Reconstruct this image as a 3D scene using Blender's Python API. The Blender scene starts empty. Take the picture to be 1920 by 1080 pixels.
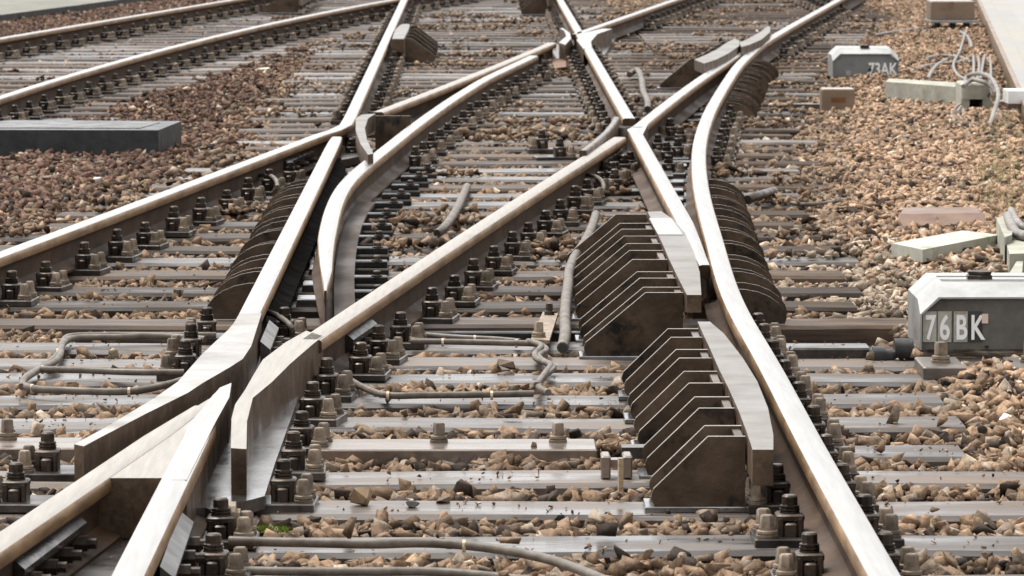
import bpy, math, random
import numpy as np
from mathutils import Vector
R = math.radians
random.seed(7); rng = np.random.default_rng(11)
S = bpy.context.scene
COL = S.collection
# ------------------------------------------------------------------ camera
F = 8800.0                      # focal length in pixels of a 1920 px wide picture
CH = 1.565                      # camera height over the sleeper tops
PITCH = math.atan(801 / F); YAW = math.atan(62 / F)
cam_d = bpy.data.cameras.new('camera'); cam = bpy.data.objects.new('camera', cam_d); COL.objects.link(cam)
cam_d.sensor_width = 36; cam_d.lens = 36 * F / 1920
cam_d.clip_start = 0.5; cam_d.clip_end = 6000
cam.location = (0, 0, CH); cam.rotation_euler = (R(90) - PITCH, 0, -YAW)
cam_d.dof.use_dof = True; cam_d.dof.focus_distance = 13.6; cam_d.dof.aperture_fstop = 20
S.camera = cam
# ------------------------------------------------------------------ light
SUN_EL, SUN_AZ = R(66), R(-45)   # azimuth measured from +Y towards +X
w = bpy.data.worlds.new('World'); S.world = w; w.use_nodes = True
nt = w.node_tree; bg = nt.nodes['Background']
sky = nt.nodes.new('ShaderNodeTexSky'); sky.sky_type = 'NISHITA'; sky.sun_disc = False
sky.sun_elevation = SUN_EL; sky.sun_rotation = SUN_AZ
sky.air_density = 1.0; sky.dust_density = 3.5; sky.ozone_density = 1.0
hs = nt.nodes.new('ShaderNodeHueSaturation'); hs.inputs['Saturation'].default_value = .04   # overcast: the blue is nearly gone
nt.links.new(sky.outputs[0], hs.inputs['Color']); nt.links.new(hs.outputs[0], bg.inputs[0]); bg.inputs[1].default_value = 0.15
sl = bpy.data.lights.new('sun', 'SUN'); so = bpy.data.objects.new('sun', sl); COL.objects.link(so)
sl.energy = 1.3; sl.angle = R(16); sl.color = (1, .95, .87)
so.rotation_euler = Vector((-math.sin(SUN_AZ) * math.cos(SUN_EL), -math.cos(SUN_AZ) * math.cos(SUN_EL), -math.sin(SUN_EL))).to_track_quat('-Z', 'Y').to_euler()
S.view_settings.view_transform = 'Standard'; S.view_settings.look = 'None'
S.view_settings.gamma = 1; S.view_settings.exposure = 1.12
# ------------------------------------------------------------------ pixel -> place
sp, cp, sy, cy = math.sin(PITCH), math.cos(PITCH), math.sin(YAW), math.cos(YAW)
FW = Vector((sy * cp, cy * cp, -sp)); RT = Vector((cy, -sy, 0)); UP = RT.cross(FW)
def at(px, py, z=0.0):
    v = FW + RT * ((px - 960) / F) + UP * ((540 - py) / F)
    t = (z - CH) / v.z
    return Vector((v.x * t, v.y * t, z))
def atY(px, Y):                 # X of the picture column px at distance Y (height is irrelevant to first order)
    v = FW + RT * ((px - 960) / F) - UP * 0.05
    return v.x / v.y * Y
def dist(py, z=0.0): return at(900, py, z).y
def proj(p):
    q = Vector(p) - Vector((0, 0, CH)); d = q.dot(FW)
    return 960 + F * q.dot(RT) / d, 540 - F * q.dot(UP) / d
# ------------------------------------------------------------------ materials
def N(nt, t, **k):
    n = nt.nodes.new(t)
    for a, b in k.items(): setattr(n, a, b)
    return n
def mat(name, c1, c2, scale=8, stretch=(1, 1, 1), rough=(.5, .7), metal=0.0, bump=0.0, bscale=60, c3=None, s3=3, t3=.62, coords='Object', spec=.28, vary=0.0):
    m = bpy.data.materials.new(name); m.use_nodes = True; n = m.node_tree; L = n.links
    b = n.nodes['Principled BSDF']; b.inputs['Metallic'].default_value = metal
    b.inputs['Specular IOR Level'].default_value = spec
    tc = N(n, 'ShaderNodeTexCoord'); mp = N(n, 'ShaderNodeMapping'); mp.inputs['Scale'].default_value = stretch
    L.new(tc.outputs[coords], mp.inputs[0])
    oi = N(n, 'ShaderNodeObjectInfo'); ad = N(n, 'ShaderNodeVectorMath', operation='ADD')
    sc = N(n, 'ShaderNodeVectorMath', operation='SCALE'); sc.inputs[0].default_value = (13, 27, 5)
    L.new(oi.outputs['Random'], sc.inputs['Scale']); L.new(mp.outputs[0], ad.inputs[0]); L.new(sc.outputs[0], ad.inputs[1])
    no = N(n, 'ShaderNodeTexNoise'); no.inputs['Scale'].default_value = scale; no.inputs['Detail'].default_value = 6; no.inputs['Roughness'].default_value = .65
    L.new(ad.outputs[0], no.inputs['Vector'])
    rp = N(n, 'ShaderNodeValToRGB'); rp.color_ramp.elements[0].position = .32; rp.color_ramp.elements[1].position = .68
    rp.color_ramp.elements[0].color = (*c1, 1); rp.color_ramp.elements[1].color = (*c2, 1)
    L.new(no.outputs[0], rp.inputs[0]); col = rp.outputs[0]
    if c3:
        n3 = N(n, 'ShaderNodeTexNoise'); n3.inputs['Scale'].default_value = s3; n3.inputs['Detail'].default_value = 8; n3.inputs['Roughness'].default_value = .7
        L.new(ad.outputs[0], n3.inputs['Vector'])
        r3 = N(n, 'ShaderNodeValToRGB'); r3.color_ramp.elements[0].position = t3 - .06; r3.color_ramp.elements[1].position = t3 + .06
        L.new(n3.outputs[0], r3.inputs[0]); mx = N(n, 'ShaderNodeMix', data_type='RGBA')
        L.new(r3.outputs[0], mx.inputs[0]); L.new(col, mx.inputs[6]); mx.inputs[7].default_value = (*c3, 1); col = mx.outputs[2]
    if vary:
        vr = N(n, 'ShaderNodeMapRange'); vr.inputs[3].default_value = 1 - vary; vr.inputs[4].default_value = 1 + vary; L.new(oi.outputs['Random'], vr.inputs[0])
        hv = N(n, 'ShaderNodeHueSaturation'); L.new(vr.outputs[0], hv.inputs['Value']); L.new(col, hv.inputs['Color']); col = hv.outputs[0]
    L.new(col, b.inputs['Base Color'])
    n2 = N(n, 'ShaderNodeTexNoise'); n2.inputs['Scale'].default_value = scale * .6; n2.inputs['Detail'].default_value = 5
    a2 = N(n, 'ShaderNodeVectorMath', operation='ADD'); a2.inputs[1].default_value = (3.3, 7.1, 1.9); L.new(ad.outputs[0], a2.inputs[0]); L.new(a2.outputs[0], n2.inputs['Vector'])
    mr = N(n, 'ShaderNodeMapRange'); mr.inputs[1].default_value = .35; mr.inputs[2].default_value = .65; mr.inputs[3].default_value = rough[0]; mr.inputs[4].default_value = rough[1]
    L.new(n2.outputs[0], mr.inputs[0]); L.new(mr.outputs[0], b.inputs['Roughness'])
    if bump:
        nb = N(n, 'ShaderNodeTexNoise'); nb.inputs['Scale'].default_value = bscale; nb.inputs['Detail'].default_value = 6
        L.new(ad.outputs[0], nb.inputs['Vector']); bp = N(n, 'ShaderNodeBump'); bp.inputs['Strength'].default_value = bump; bp.inputs['Distance'].default_value = .004
        L.new(nb.outputs[0], bp.inputs['Height']); L.new(bp.outputs[0], b.inputs['Normal'])
    return m
M = {}
M['top'] = mat('polished_rail_steel', (.37, .355, .335), (.49, .475, .455), 3.5, (18, .8, 1), (.24, .38), 1, .08, 30)
M['top_worn'] = mat('dull_rail_steel', (.285, .255, .22), (.375, .345, .305), 5.0, (14, .8, 1), (.32, .48), .85, .15, 40)
M['side'] = mat('light_rust', (.17, .098, .05), (.40, .26, .145), 9, (1, .5, 2), (.35, .6), .5, .2, 40)
M['web'] = mat('dark_rust', (.035, .021, .013), (.088, .052, .032), 7, (1, .6, 1), (.6, .85), 0, .4, 60, (.10, .06, .034), 9, .62, spec=.25)
M['cast'] = mat('worn_cast_steel', (.13, .115, .10), (.23, .205, .18), 8, (1, 1, 1), (.3, .45), .7, .25, 50, (.18, .12, .075), 14, .68)
M['rustface'] = mat('streaked_rust_casting', (.055, .037, .025), (.15, .10, .065), 16, (1, 1, .8), (.35, .6), .45, .5, 60, (.045, .033, .027), 10, .66)
M['tarry'] = mat('tarry_grease', (.006, .006, .006), (.018, .016, .014), 12, (1, 1, 1), (.7, .9), 0, .5, 60, spec=.02)
M['slide'] = mat('slick_slide_steel', (.12, .12, .125), (.32, .32, .33), 10, (1, 1, 1), (.08, .2), .9, .05, 30)
M['wing_top'] = mat('half_worn_steel', (.24, .205, .17), (.50, .48, .455), 5, (1, 1, 1), (.25, .42), 1, .15, 40)
M['floor'] = mat('scuffed_wet_casting', (.12, .115, .11), (.30, .29, .28), 7, (1, 1, 1), (.15, .35), .9, .15, 40)
M['foot'] = mat('grimy_blade_foot', (.02, .013, .009), (.06, .04, .028), 9, (1, .3, 1), (.5, .85), 0, .4, 40, spec=.3)
M['tarry2'] = mat('dull_black_plate', (.015, .014, .013), (.045, .038, .033), 12, (1, 1, 1), (.5, .8), 0, .4, 60, spec=.12)
M['platem'] = mat('steel_base_plate', (.03, .026, .024), (.10, .088, .08), 14, (1, 1, 1), (.2, .42), .5, .2, 50, vary=.35)
M['plate'] = mat('wet_oily_steel', (.045, .04, .037), (.14, .128, .118), 10, (1, 1, 1), (.2, .42), .5, .2, 30)
M['black'] = mat('greasy_black_steel', (.008, .008, .008), (.03, .027, .025), 12, (1, 1, 1), (.25, .55), .1, .35, 60)
M['bracket'] = mat('brown_rusty_plate', (.05, .035, .024), (.125, .086, .058), 9, (1, 1, 1), (.25, .5), .3, .3, 60, (.012, .010, .009), 8, .6, vary=.3)
M['screw'] = mat('dusty_screw_iron', (.10, .075, .052), (.26, .205, .155), 30, (1, 1, 1), (.45, .7), .2, .2, 90, vary=.35)
M['clip'] = mat('dark_clip_iron', (.018, .014, .011), (.075, .055, .042), 25, (1, 1, 1), (.3, .55), .4, .3, 90, vary=.35)
M['hose'] = mat('dusty_rubber_hose', (.075, .06, .047), (.17, .145, .12), 20, (1, 1, 1), (.4, .6), 0, .3, 60)
M['cable'] = mat('grey_cable', (.12, .105, .095), (.27, .25, .23), 20, (1, 1, 1), (.4, .6), 0, .2, 60)
M['concrete'] = mat('pale_concrete', (.24, .235, .195), (.40, .39, .33), 9, (1, 1, 1), (.7, .9), 0, .5, 60, (.20, .22, .12), 5, .62)
M['moss_conc'] = mat('mossy_concrete', (.33, .33, .28), (.44, .44, .385), 9, (1, 1, 1), (.7, .9), 0, .5, 60, (.17, .19, .07), 5, .63)
M['darkblock'] = mat('dark_grey_stone', (.022, .024, .025), (.045, .048, .05), 14, (1, 1, 1), (.4, .65), 0, .4, 80, (.13, .13, .13), 30, .7)
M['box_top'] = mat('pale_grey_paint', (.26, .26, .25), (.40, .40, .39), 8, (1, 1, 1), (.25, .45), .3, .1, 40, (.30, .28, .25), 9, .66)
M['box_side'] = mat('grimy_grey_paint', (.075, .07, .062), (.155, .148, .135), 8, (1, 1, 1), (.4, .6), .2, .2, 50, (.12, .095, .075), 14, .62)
M['box_pale'] = mat('weathered_grey_paint', (.17, .175, .172), (.25, .255, .25), 6, (1, 1, 1), (.4, .6), .2, .1, 50, (.14, .13, .12), 10, .64)
M['brownbox'] = mat('brown_rust_sheet', (.17, .118, .08), (.25, .185, .135), 6, (1, 1, 1), (.4, .6), .2, .1, 50, (.16, .075, .035), 8, .64)
M['redcover'] = mat('rust_red_cover', (.13, .075, .052), (.20, .13, .095), 8, (1, 1, 1), (.4, .6), .1, .2, 50, (.33, .25, .21), 10, .68)
M['blocktop'] = mat('grey_stone_top', (.07, .075, .078), (.125, .13, .135), 10, (1, 1, 1), (.4, .65), 0, .3, 60)
M['path'] = mat('path_concrete', (.13, .13, .105), (.20, .195, .165), 3, (1, 1, 1), (.7, .9), 0, .3, 40)
M['white'] = mat('white_paint', (.80, .80, .78), (.90, .90, .88), 12, (1, 1, 1), (.3, .5), 0, .1, 50)
M['yellowed'] = mat('yellowed_plate', (.30, .29, .25), (.44, .43, .38), 20, (1, 1, 1), (.3, .5), 0, .1, 50, (.25, .2, .13), 25, .62)
M['plateblack'] = mat('black_number_plate', (.03, .03, .032), (.06, .06, .06), 12, (1, 1, 1), (.3, .5))
M['pink'] = mat('pink_paint_scuff', (.6, .42, .36), (.78, .62, .56), 12, (1, 1, 1), (.4, .5))
M['orange'] = mat('orange_rust', (.09, .038, .016), (.20, .085, .032), 12, (1, 1, 1), (.4, .6), .2, .2)
M['strap'] = mat('pale_strap', (.42, .33, .22), (.6, .5, .36), 12, (1, 1, 1), (.4, .6))
M['wood'] = mat('split_wood', (.28, .20, .12), (.48, .38, .26), 12, (1, 1, 12), (.5, .7), 0, .3)
M['moss'] = mat('green_moss', (.06, .10, .008), (.18, .26, .02), 30, (1, 1, 1), (.7, .9))
M['weed'] = mat('pale_weed', (.20, .21, .08), (.42, .38, .20), 30, (1, 1, 1), (.7, .9))

def sleeper_mat(name='wet_weathered_timber', r0=.12, r1=.72, sp=.9, light=1.0):
    m = bpy.data.materials.new(name); m.use_nodes = True; n = m.node_tree; L = n.links
    b = n.nodes['Principled BSDF']
    tc = N(n, 'ShaderNodeTexCoord'); oi = N(n, 'ShaderNodeObjectInfo')
    sc = N(n, 'ShaderNodeVectorMath', operation='SCALE'); sc.inputs[0].default_value = (31, 17, 5); L.new(oi.outputs['Random'], sc.inputs['Scale'])
    ad = N(n, 'ShaderNodeVectorMath', operation='ADD'); L.new(tc.outputs['Object'], ad.inputs[0]); L.new(sc.outputs[0], ad.inputs[1])
    mp = N(n, 'ShaderNodeMapping'); mp.inputs['Scale'].default_value = (1, 28, 28); L.new(ad.outputs[0], mp.inputs[0])
    g = N(n, 'ShaderNodeTexNoise'); g.inputs['Scale'].default_value = 2.2; g.inputs['Detail'].default_value = 8; g.inputs['Roughness'].default_value = .7; L.new(mp.outputs[0], g.inputs['Vector'])
    mp2 = N(n, 'ShaderNodeMapping'); mp2.inputs['Scale'].default_value = (1, 3, 3); L.new(ad.outputs[0], mp2.inputs[0])
    w_ = N(n, 'ShaderNodeTexNoise'); w_.inputs['Scale'].default_value = 2.6; w_.inputs['Detail'].default_value = 5; L.new(mp2.outputs[0], w_.inputs['Vector'])
    rp = N(n, 'ShaderNodeValToRGB'); e = rp.color_ramp.elements; e[0].position = .3; e[0].color = (.010, .0075, .006, 1); e[1].position = .72; e[1].color = (.085, .058, .042, 1)
    L.new(g.outputs[0], rp.inputs[0])
    # dusty lighter patches
    r2 = N(n, 'ShaderNodeValToRGB'); r2.color_ramp.elements[0].position = .5; r2.color_ramp.elements[1].position = .68
    L.new(w_.outputs[0], r2.inputs[0]); mx = N(n, 'ShaderNodeMix', data_type='RGBA'); L.new(r2.outputs[0], mx.inputs[0]); L.new(rp.outputs[0], mx.inputs[6])
    mx.inputs[7].default_value = (.10, .073, .053, 1); hv = N(n, 'ShaderNodeHueSaturation'); vr = N(n, 'ShaderNodeMapRange'); vr.inputs[3].default_value = .6; vr.inputs[4].default_value = 1.5; L.new(oi.outputs['Random'], vr.inputs[0]); L.new(vr.outputs[0], hv.inputs['Value']); L.new(mx.outputs[2], hv.inputs['Color']); L.new(hv.outputs[0], b.inputs['Base Color'])
    mr = N(n, 'ShaderNodeMapRange'); mr.inputs[1].default_value = .38; mr.inputs[2].default_value = .66; mr.inputs[3].default_value = r0; mr.inputs[4].default_value = r1
    # timber outside the crossing has dried: rougher towards the sleeper ends on the right
    gp = N(n, 'ShaderNodeNewGeometry'); sx = N(n, 'ShaderNodeSeparateXYZ'); L.new(gp.outputs['Position'], sx.inputs[0])
    dr = N(n, 'ShaderNodeMapRange'); dr.inputs[1].default_value = .95; dr.inputs[2].default_value = 1.35; dr.inputs[3].default_value = 0; dr.inputs[4].default_value = .38; L.new(sx.outputs['X'], dr.inputs[0])
    sm_ = N(n, 'ShaderNodeMath', operation='ADD', use_clamp=True); L.new(w_.outputs[0], mr.inputs[0]); L.new(mr.outputs[0], sm_.inputs[0]); L.new(dr.outputs[0], sm_.inputs[1]); L.new(sm_.outputs[0], b.inputs['Roughness'])
    cr = N(n, 'ShaderNodeTexNoise'); cr.inputs['Scale'].default_value = 1.1; cr.inputs['Detail'].default_value = 3; mp3 = N(n, 'ShaderNodeMapping'); mp3.inputs['Scale'].default_value = (1.2, 60, 60); L.new(ad.outputs[0], mp3.inputs[0]); L.new(mp3.outputs[0], cr.inputs['Vector'])
    r3 = N(n, 'ShaderNodeValToRGB'); r3.color_ramp.elements[0].position = .28; r3.color_ramp.elements[1].position = .36; L.new(cr.outputs[0], r3.inputs[0])
    s_ = N(n, 'ShaderNodeMath', operation='MULTIPLY_ADD'); L.new(g.outputs[0], s_.inputs[0]); s_.inputs[1].default_value = .35; L.new(r3.outputs[0], s_.inputs[2])
    bp = N(n, 'ShaderNodeBump'); bp.inputs['Strength'].default_value = .4; bp.inputs['Distance'].default_value = .004; L.new(s_.outputs[0], bp.inputs['Height']); L.new(bp.outputs[0], b.inputs['Normal'])
    b.inputs['Specular IOR Level'].default_value = sp
    return m
M['sleeper'] = sleeper_mat(); M['sleeper_dry'] = sleeper_mat('dry_weathered_timber', .42, .85, .28)
def stone_mat():
    m = bpy.data.materials.new('ballast_stone'); m.use_nodes = True; n = m.node_tree; L = n.links; b = n.nodes['Principled BSDF']; b.inputs['Specular IOR Level'].default_value = .15
    b.inputs['Specular IOR Level'].default_value = .15
    at_ = N(n, 'ShaderNodeAttribute', attribute_name='tint'); g = N(n, 'ShaderNodeNewGeometry')
    no = N(n, 'ShaderNodeTexNoise'); no.inputs['Scale'].default_value = 45; no.inputs['Detail'].default_value = 6; no.inputs['Roughness'].default_value = .7; L.new(g.outputs['Position'], no.inputs['Vector'])
    rp = N(n, 'ShaderNodeValToRGB'); rp.color_ramp.elements[0].position = .3; rp.color_ramp.elements[0].color = (.36, .33, .31, 1); rp.color_ramp.elements[1].position = .64; rp.color_ramp.elements[1].color = (1.22, 1.22, 1.2, 1)
    L.new(no.outputs[0], rp.inputs[0]); mx = N(n, 'ShaderNodeMix', data_type='RGBA', blend_type='MULTIPLY'); mx.inputs[0].default_value = 1
    L.new(at_.outputs['Color'], mx.inputs[6]); L.new(rp.outputs[0], mx.inputs[7]); L.new(mx.outputs[2], b.inputs['Base Color'])
    mr = N(n, 'ShaderNodeMapRange'); mr.inputs[3].default_value = .55; mr.inputs[4].default_value = .9; L.new(no.outputs[0], mr.inputs[0]); L.new(mr.outputs[0], b.inputs['Roughness'])
    bp = N(n, 'ShaderNodeBump'); bp.inputs['Strength'].default_value = .8; bp.inputs['Distance'].default_value = .008; L.new(no.outputs[0], bp.inputs['Height']); L.new(bp.outputs[0], b.inputs['Normal'])
    return m
M['stone'] = stone_mat()
M['bed'] = mat('ballast_grit', (.02, .014, .010), (.10, .068, .046), 26, (1, 1, 1), (.6, .9), 0, 1, 40, (.17, .12, .085), 40, .6)
# ------------------------------------------------------------------ mesh building
class MB:
    def __init__(s): s.v = []; s.f = []; s.m = []
    def add(s, vs, fs, m=0):
        k = len(s.v); s.v += [tuple(v) for v in vs]
        for i, f in enumerate(fs): s.f.append(tuple(k + q for q in f)); s.m.append(m if isinstance(m, int) else m[i])
    def prism(s, poly, z0, z1, m=0, mt=None):      # poly counter-clockwise in xy; z0/z1 numbers
        a = sum(poly[i][0] * poly[(i + 1) % len(poly)][1] - poly[(i + 1) % len(poly)][0] * poly[i][1] for i in range(len(poly)))
        if a < 0: poly = poly[::-1]
        n = len(poly); vs = [(p[0], p[1], z0) for p in poly] + [(p[0], p[1], z1) for p in poly]
        fs = [tuple(range(n))[::-1], tuple(range(n, 2 * n))] + [(i, (i + 1) % n, n + (i + 1) % n, n + i) for i in range(n)]
        s.add(vs, fs, [m, m if mt is None else mt] + [m] * n)
    def box(s, c, d, rz=0.0, m=0, bev=0.0, mt=None):
        x, y, z = d[0] / 2, d[1] / 2, d[2] / 2; ca, sa = math.cos(rz), math.sin(rz)
        if bev:
            b = bev; ring = [(x - b, y), (x, y - b), (x, -y + b), (x - b, -y), (-x + b, -y), (-x, -y + b), (-x, y - b), (-x + b, y)][::-1]
            top = [(q[0] * (1 - b / x), q[1] * (1 - b / y)) for q in ring]
            lv = [(ring, -z), (ring, z - b), (top, z)]; vs = []
            for rg, zz in lv: vs += [(c[0] + q[0] * ca - q[1] * sa, c[1] + q[0] * sa + q[1] * ca, c[2] + zz) for q in rg]
            fs = [tuple(range(8))[::-1], tuple(range(16, 24))]
            for l in range(2): fs += [(l * 8 + i, l * 8 + (i + 1) % 8, l * 8 + 8 + (i + 1) % 8, l * 8 + 8 + i) for i in range(8)]
            s.add(vs, fs, [m, m if mt is None else mt] + [m] * 16); return
        ring = [(-x, -y), (x, -y), (x, y), (-x, y)]
        vs = [(c[0] + q[0] * ca - q[1] * sa, c[1] + q[0] * sa + q[1] * ca, c[2] + zz) for zz in (-z, z) for q in ring]
        s.add(vs, [(3, 2, 1, 0), (4, 5, 6, 7), (0, 1, 5, 4), (1, 2, 6, 5), (2, 3, 7, 6), (3, 0, 4, 7)], [m, m if mt is None else mt] + [m] * 4)
    def lathe(s, c, prof, n=10, m=0, sq=False, rz=0):   # prof [(r,z)], vertical axis
        vs = []; fs = []
        for r, z in prof:
            for i in range(n):
                a = rz + 2 * math.pi * (i + .5) / n; vs.append((c[0] + r * math.cos(a), c[1] + r * math.sin(a), c[2] + z))
        for l in range(len(prof) - 1): fs += [(l * n + i, l * n + (i + 1) % n, (l + 1) * n + (i + 1) % n, (l + 1) * n + i) for i in range(n)]
        fs += [tuple(range(n))[::-1], tuple(range((len(prof) - 1) * n, len(prof) * n))]
        s.add(vs, fs, m)
    def tube(s, pts, r, n=8, m=0):
        P = [Vector(p) for p in pts]; vs = []; fs = []
        rr = r if isinstance(r, (list, tuple)) else [r] * len(P)
        for i, p in enumerate(P):
            t = (P[min(i + 1, len(P) - 1)] - P[max(i - 1, 0)]).normalized()
            a = t.cross(Vector((0, 0, 1))); a = a.normalized() if a.length > 1e-4 else Vector((1, 0, 0)); b = a.cross(t)
            for k in range(n):
                an = 2 * math.pi * k / n; vs.append(p + (a * math.cos(an) + b * math.sin(an)) * rr[i])
        for i in range(len(P) - 1): fs += [(i * n + k, i * n + (k + 1) % n, (i + 1) * n + (k + 1) % n, (i + 1) * n + k) for k in range(n)]
        fs += [tuple(range(n))[::-1], tuple(range((len(P) - 1) * n, len(P) * n))]
        s.add(vs, fs, m)
    def sweep(s, path, prof, mats, scale=None, dz=None):   # prof clockwise seen along +path: (u,z); mats one per edge
        n = len(prof); P = [Vector((p[0], p[1], 0)) for p in path]; vs = []; fs = []; ms = []
        for i, p in enumerate(P):
            t0 = (P[i] - P[i - 1]).normalized() if i else (P[1] - P[0]).normalized()
            t1 = (P[i + 1] - P[i]).normalized() if i < len(P) - 1 else t0
            t = (t0 + t1).normalized(); u = Vector((t.y, -t.x, 0)) / max(.5, t.dot(t0))
            k = scale[i] if scale else 1; z = path[i][2] if len(path[i]) > 2 else 0
            for q in prof:
                lo, hi = k if isinstance(k, tuple) else (k, k)
                qq = q[0] * (hi if q[0] > 0 else lo)
                vs.append((p.x + u.x * qq, p.y + u.y * qq, z + q[1]))
        for i in range(len(P) - 1):
            for k in range(n):
                fs.append((i * n + k, (i + 1) * n + k, (i + 1) * n + (k + 1) % n, i * n + (k + 1) % n)); ms.append(mats[k])
        fs += [tuple(range(n))[::-1], tuple(range((len(P) - 1) * n, len(P) * n))]; ms += [mats[-1]] * 2
        s.add(vs, fs, ms)
    def build(s, name, mats, parent=None, org=None, smooth=False):
        if not isinstance(mats, (list, tuple)): mats = [mats]
        if org is None: org = parent.location if parent else None
        v = np.array(s.v, dtype=float)
        if org is None: org = Vector(((v[:, 0].min() + v[:, 0].max()) / 2, (v[:, 1].min() + v[:, 1].max()) / 2, v[:, 2].min()))
        elif not isinstance(org, Vector): org = Vector(org)
        v = v - np.array(org)[None]
        me = bpy.data.meshes.new(name); me.from_pydata(v.tolist(), [], s.f)
        for q in mats: me.materials.append(q)
        me.polygons.foreach_set('material_index', s.m)
        if smooth:
            me.polygons.foreach_set('use_smooth', [True] * len(s.f))
            try: me.set_sharp_from_angle(angle=R(38))
            except Exception: pass
        me.validate(); me.update()
        o = bpy.data.objects.new(name, me); COL.objects.link(o)
        if parent: o.parent = parent
        else: o.location = org
        return o
def tag(o, label, cat=None, group=None, kind=None):
    if label: o['label'] = label
    if cat: o['category'] = cat
    if group: o['group'] = group
    if kind: o['kind'] = kind
    return o
def empty(name, loc, label, cat, group=None, rz=0.0):
    o = bpy.data.objects.new(name, None); COL.objects.link(o); o.empty_display_size = .1
    o.location = loc; o.rotation_euler = (0, 0, rz); return tag(o, label, cat, group)
CH_OF = {}
def copy_tree(o):
    c = o.copy(); COL.objects.link(c)
    for ch in CH_OF.get(o.name, []):
        k = ch.copy(); COL.objects.link(k); k.parent = c
    return c
# ------------------------------------------------------------------ rail lines
ZT = 0.165
def fit(pts, deg):
    w_ = [at(x, y, ZT) for x, y in pts]; Y = np.array([p.y for p in w_]); X = np.array([p.x for p in w_])
    c = np.polyfit((Y - 20) / 10, X, deg); return lambda y: float(np.polyval(c, (y - 20) / 10))
def interp(pts, z=ZT):
    w_ = sorted([(at(x, y, z).y, at(x, y, z).x) for x, y in pts])
    Y = [a for a, b in w_]; X = [b for a, b in w_]; return lambda y: float(np.interp(y, Y, X))
P_L1lo = [(243, 1080), (289, 970), (325, 897), (411, 735)]
P_L1 = [(500, 523), (535, 450), (580, 360), (599, 321), (631, 258)]
P_L1up = [(655, 220), (702, 122), (757, 0)]
P_L2lo = [(0, 476), (167, 415), (333, 352), (500, 290), (560, 267), (600, 251)]
P_L2 = [(717, 207), (756, 191), (840, 160), (923, 127), (973, 105), (1040, 78)]
P_L2far = [(1147, 40), (1207, 19), (1256, 2)]
P_D1lo = [(0, 1013), (100, 947), (200, 880), (300, 810), (400, 744)]
P_D1 = [(588, 630), (658, 583), (741, 531), (840, 462), (973, 380), (1064, 313), (1142, 268), (1168, 255)]
P_D1far = [(1194, 236), (1259, 192), (1299, 160), (1335, 130), (1375, 105), (1420, 82)]
P_R1up = [(1052, 0), (1085, 62), (1106, 97), (1147, 162), (1177, 217)]
P_R1mid = [(1187, 241), (1207, 277), (1259, 360), (1305, 454), (1326, 498)]
P_C = [(1570, 0), (1480, 50), (1423, 84), (1383, 122), (1358, 160), (1332, 204), (1317, 243), (1309, 282), (1311, 334), (1319, 380), (1341, 454), (1355, 513), (1379, 581), (1424, 647), (1459, 712), (1513, 820), (1570, 920), (1660, 1080)]
P_S1 = [(1000, 105), (973, 117), (907, 148), (840, 190), (773, 238), (707, 291), (672, 318), (639, 352), (620, 401), (609, 470), (610, 545)]
P_T3a = [(0, 72), (200, 37), (400, 5), (430, 0)]
P_T3b = [(0, 180), (200, 125), (333, 82), (533, 38), (640, 18), (721, 1)]
L1lo, L1, L1up = fit(P_L1lo, 1), fit(P_L1, 1), fit(P_L1up, 1)
L2lo, L2, L2far = fit(P_L2lo, 2), fit(P_L2, 2), fit(P_L2far, 1)
D1lo, D1, D1far = fit(P_D1lo, 1), fit(P_D1, 2), fit(P_D1far, 2)
R1up, R1mid = fit(P_R1up, 1), fit(P_R1mid, 1)
T3a, T3b = fit(P_T3a, 1), fit(P_T3b, 2)
def smooth_line(pts, z=ZT, step=.25, it=6):
    w_ = sorted([(at(x, y, z).y, at(x, y, z).x) for x, y in pts])
    Y = np.arange(w_[0][0], w_[-1][0] + step * .5, step); X = np.interp(Y, [a for a, b in w_], [b for a, b in w_])
    for _ in range(it * 4):
        X[1:-1] = X[1:-1] * .5 + (X[:-2] + X[2:]) * .25
    return lambda y: float(np.interp(y, Y, X)), Y
Cf, CY = smooth_line(P_C, step=.25, it=4); S1f, SY = smooth_line(P_S1, step=.2, it=4)
RAILP = [(-.058, -.145), (-.058, -.137), (-.020, -.125), (-.0075, -.112), (-.0075, -.062), (-.012, -.050), (-.032, -.040), (-.036, -.034), (-.036, -.010), (-.032, -.003), (-.022, 0),
         (.022, 0), (.032, -.003), (.036, -.010), (.036, -.034), (.032, -.040), (.012, -.050), (.0075, -.062), (.0075, -.112), (.020, -.125), (.058, -.137), (.058, -.145)]
RM = [2, 2, 2, 2, 2, 2, 2, 1, 1, 0, 0, 0, 1, 1, 2, 2, 2, 2, 2, 2, 2, 2]
def path_of(f, y0, y1, step=.4):
    n = max(2, int(abs(y1 - y0) / step) + 1); return [(f(y), y, ZT) for y in np.linspace(y0, y1, n)]
def rail(path, label, name='rail', scale=None, top='top', cat='rail', group=None, web='web'):
    m = MB(); m.sweep(path, RAILP, RM, scale); o = m.build(name, [M[top], M['side'], M[web]], smooth=True)
    return tag(o, label, cat, group)
dd = lambda py, z=ZT: dist(py, z)
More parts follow.
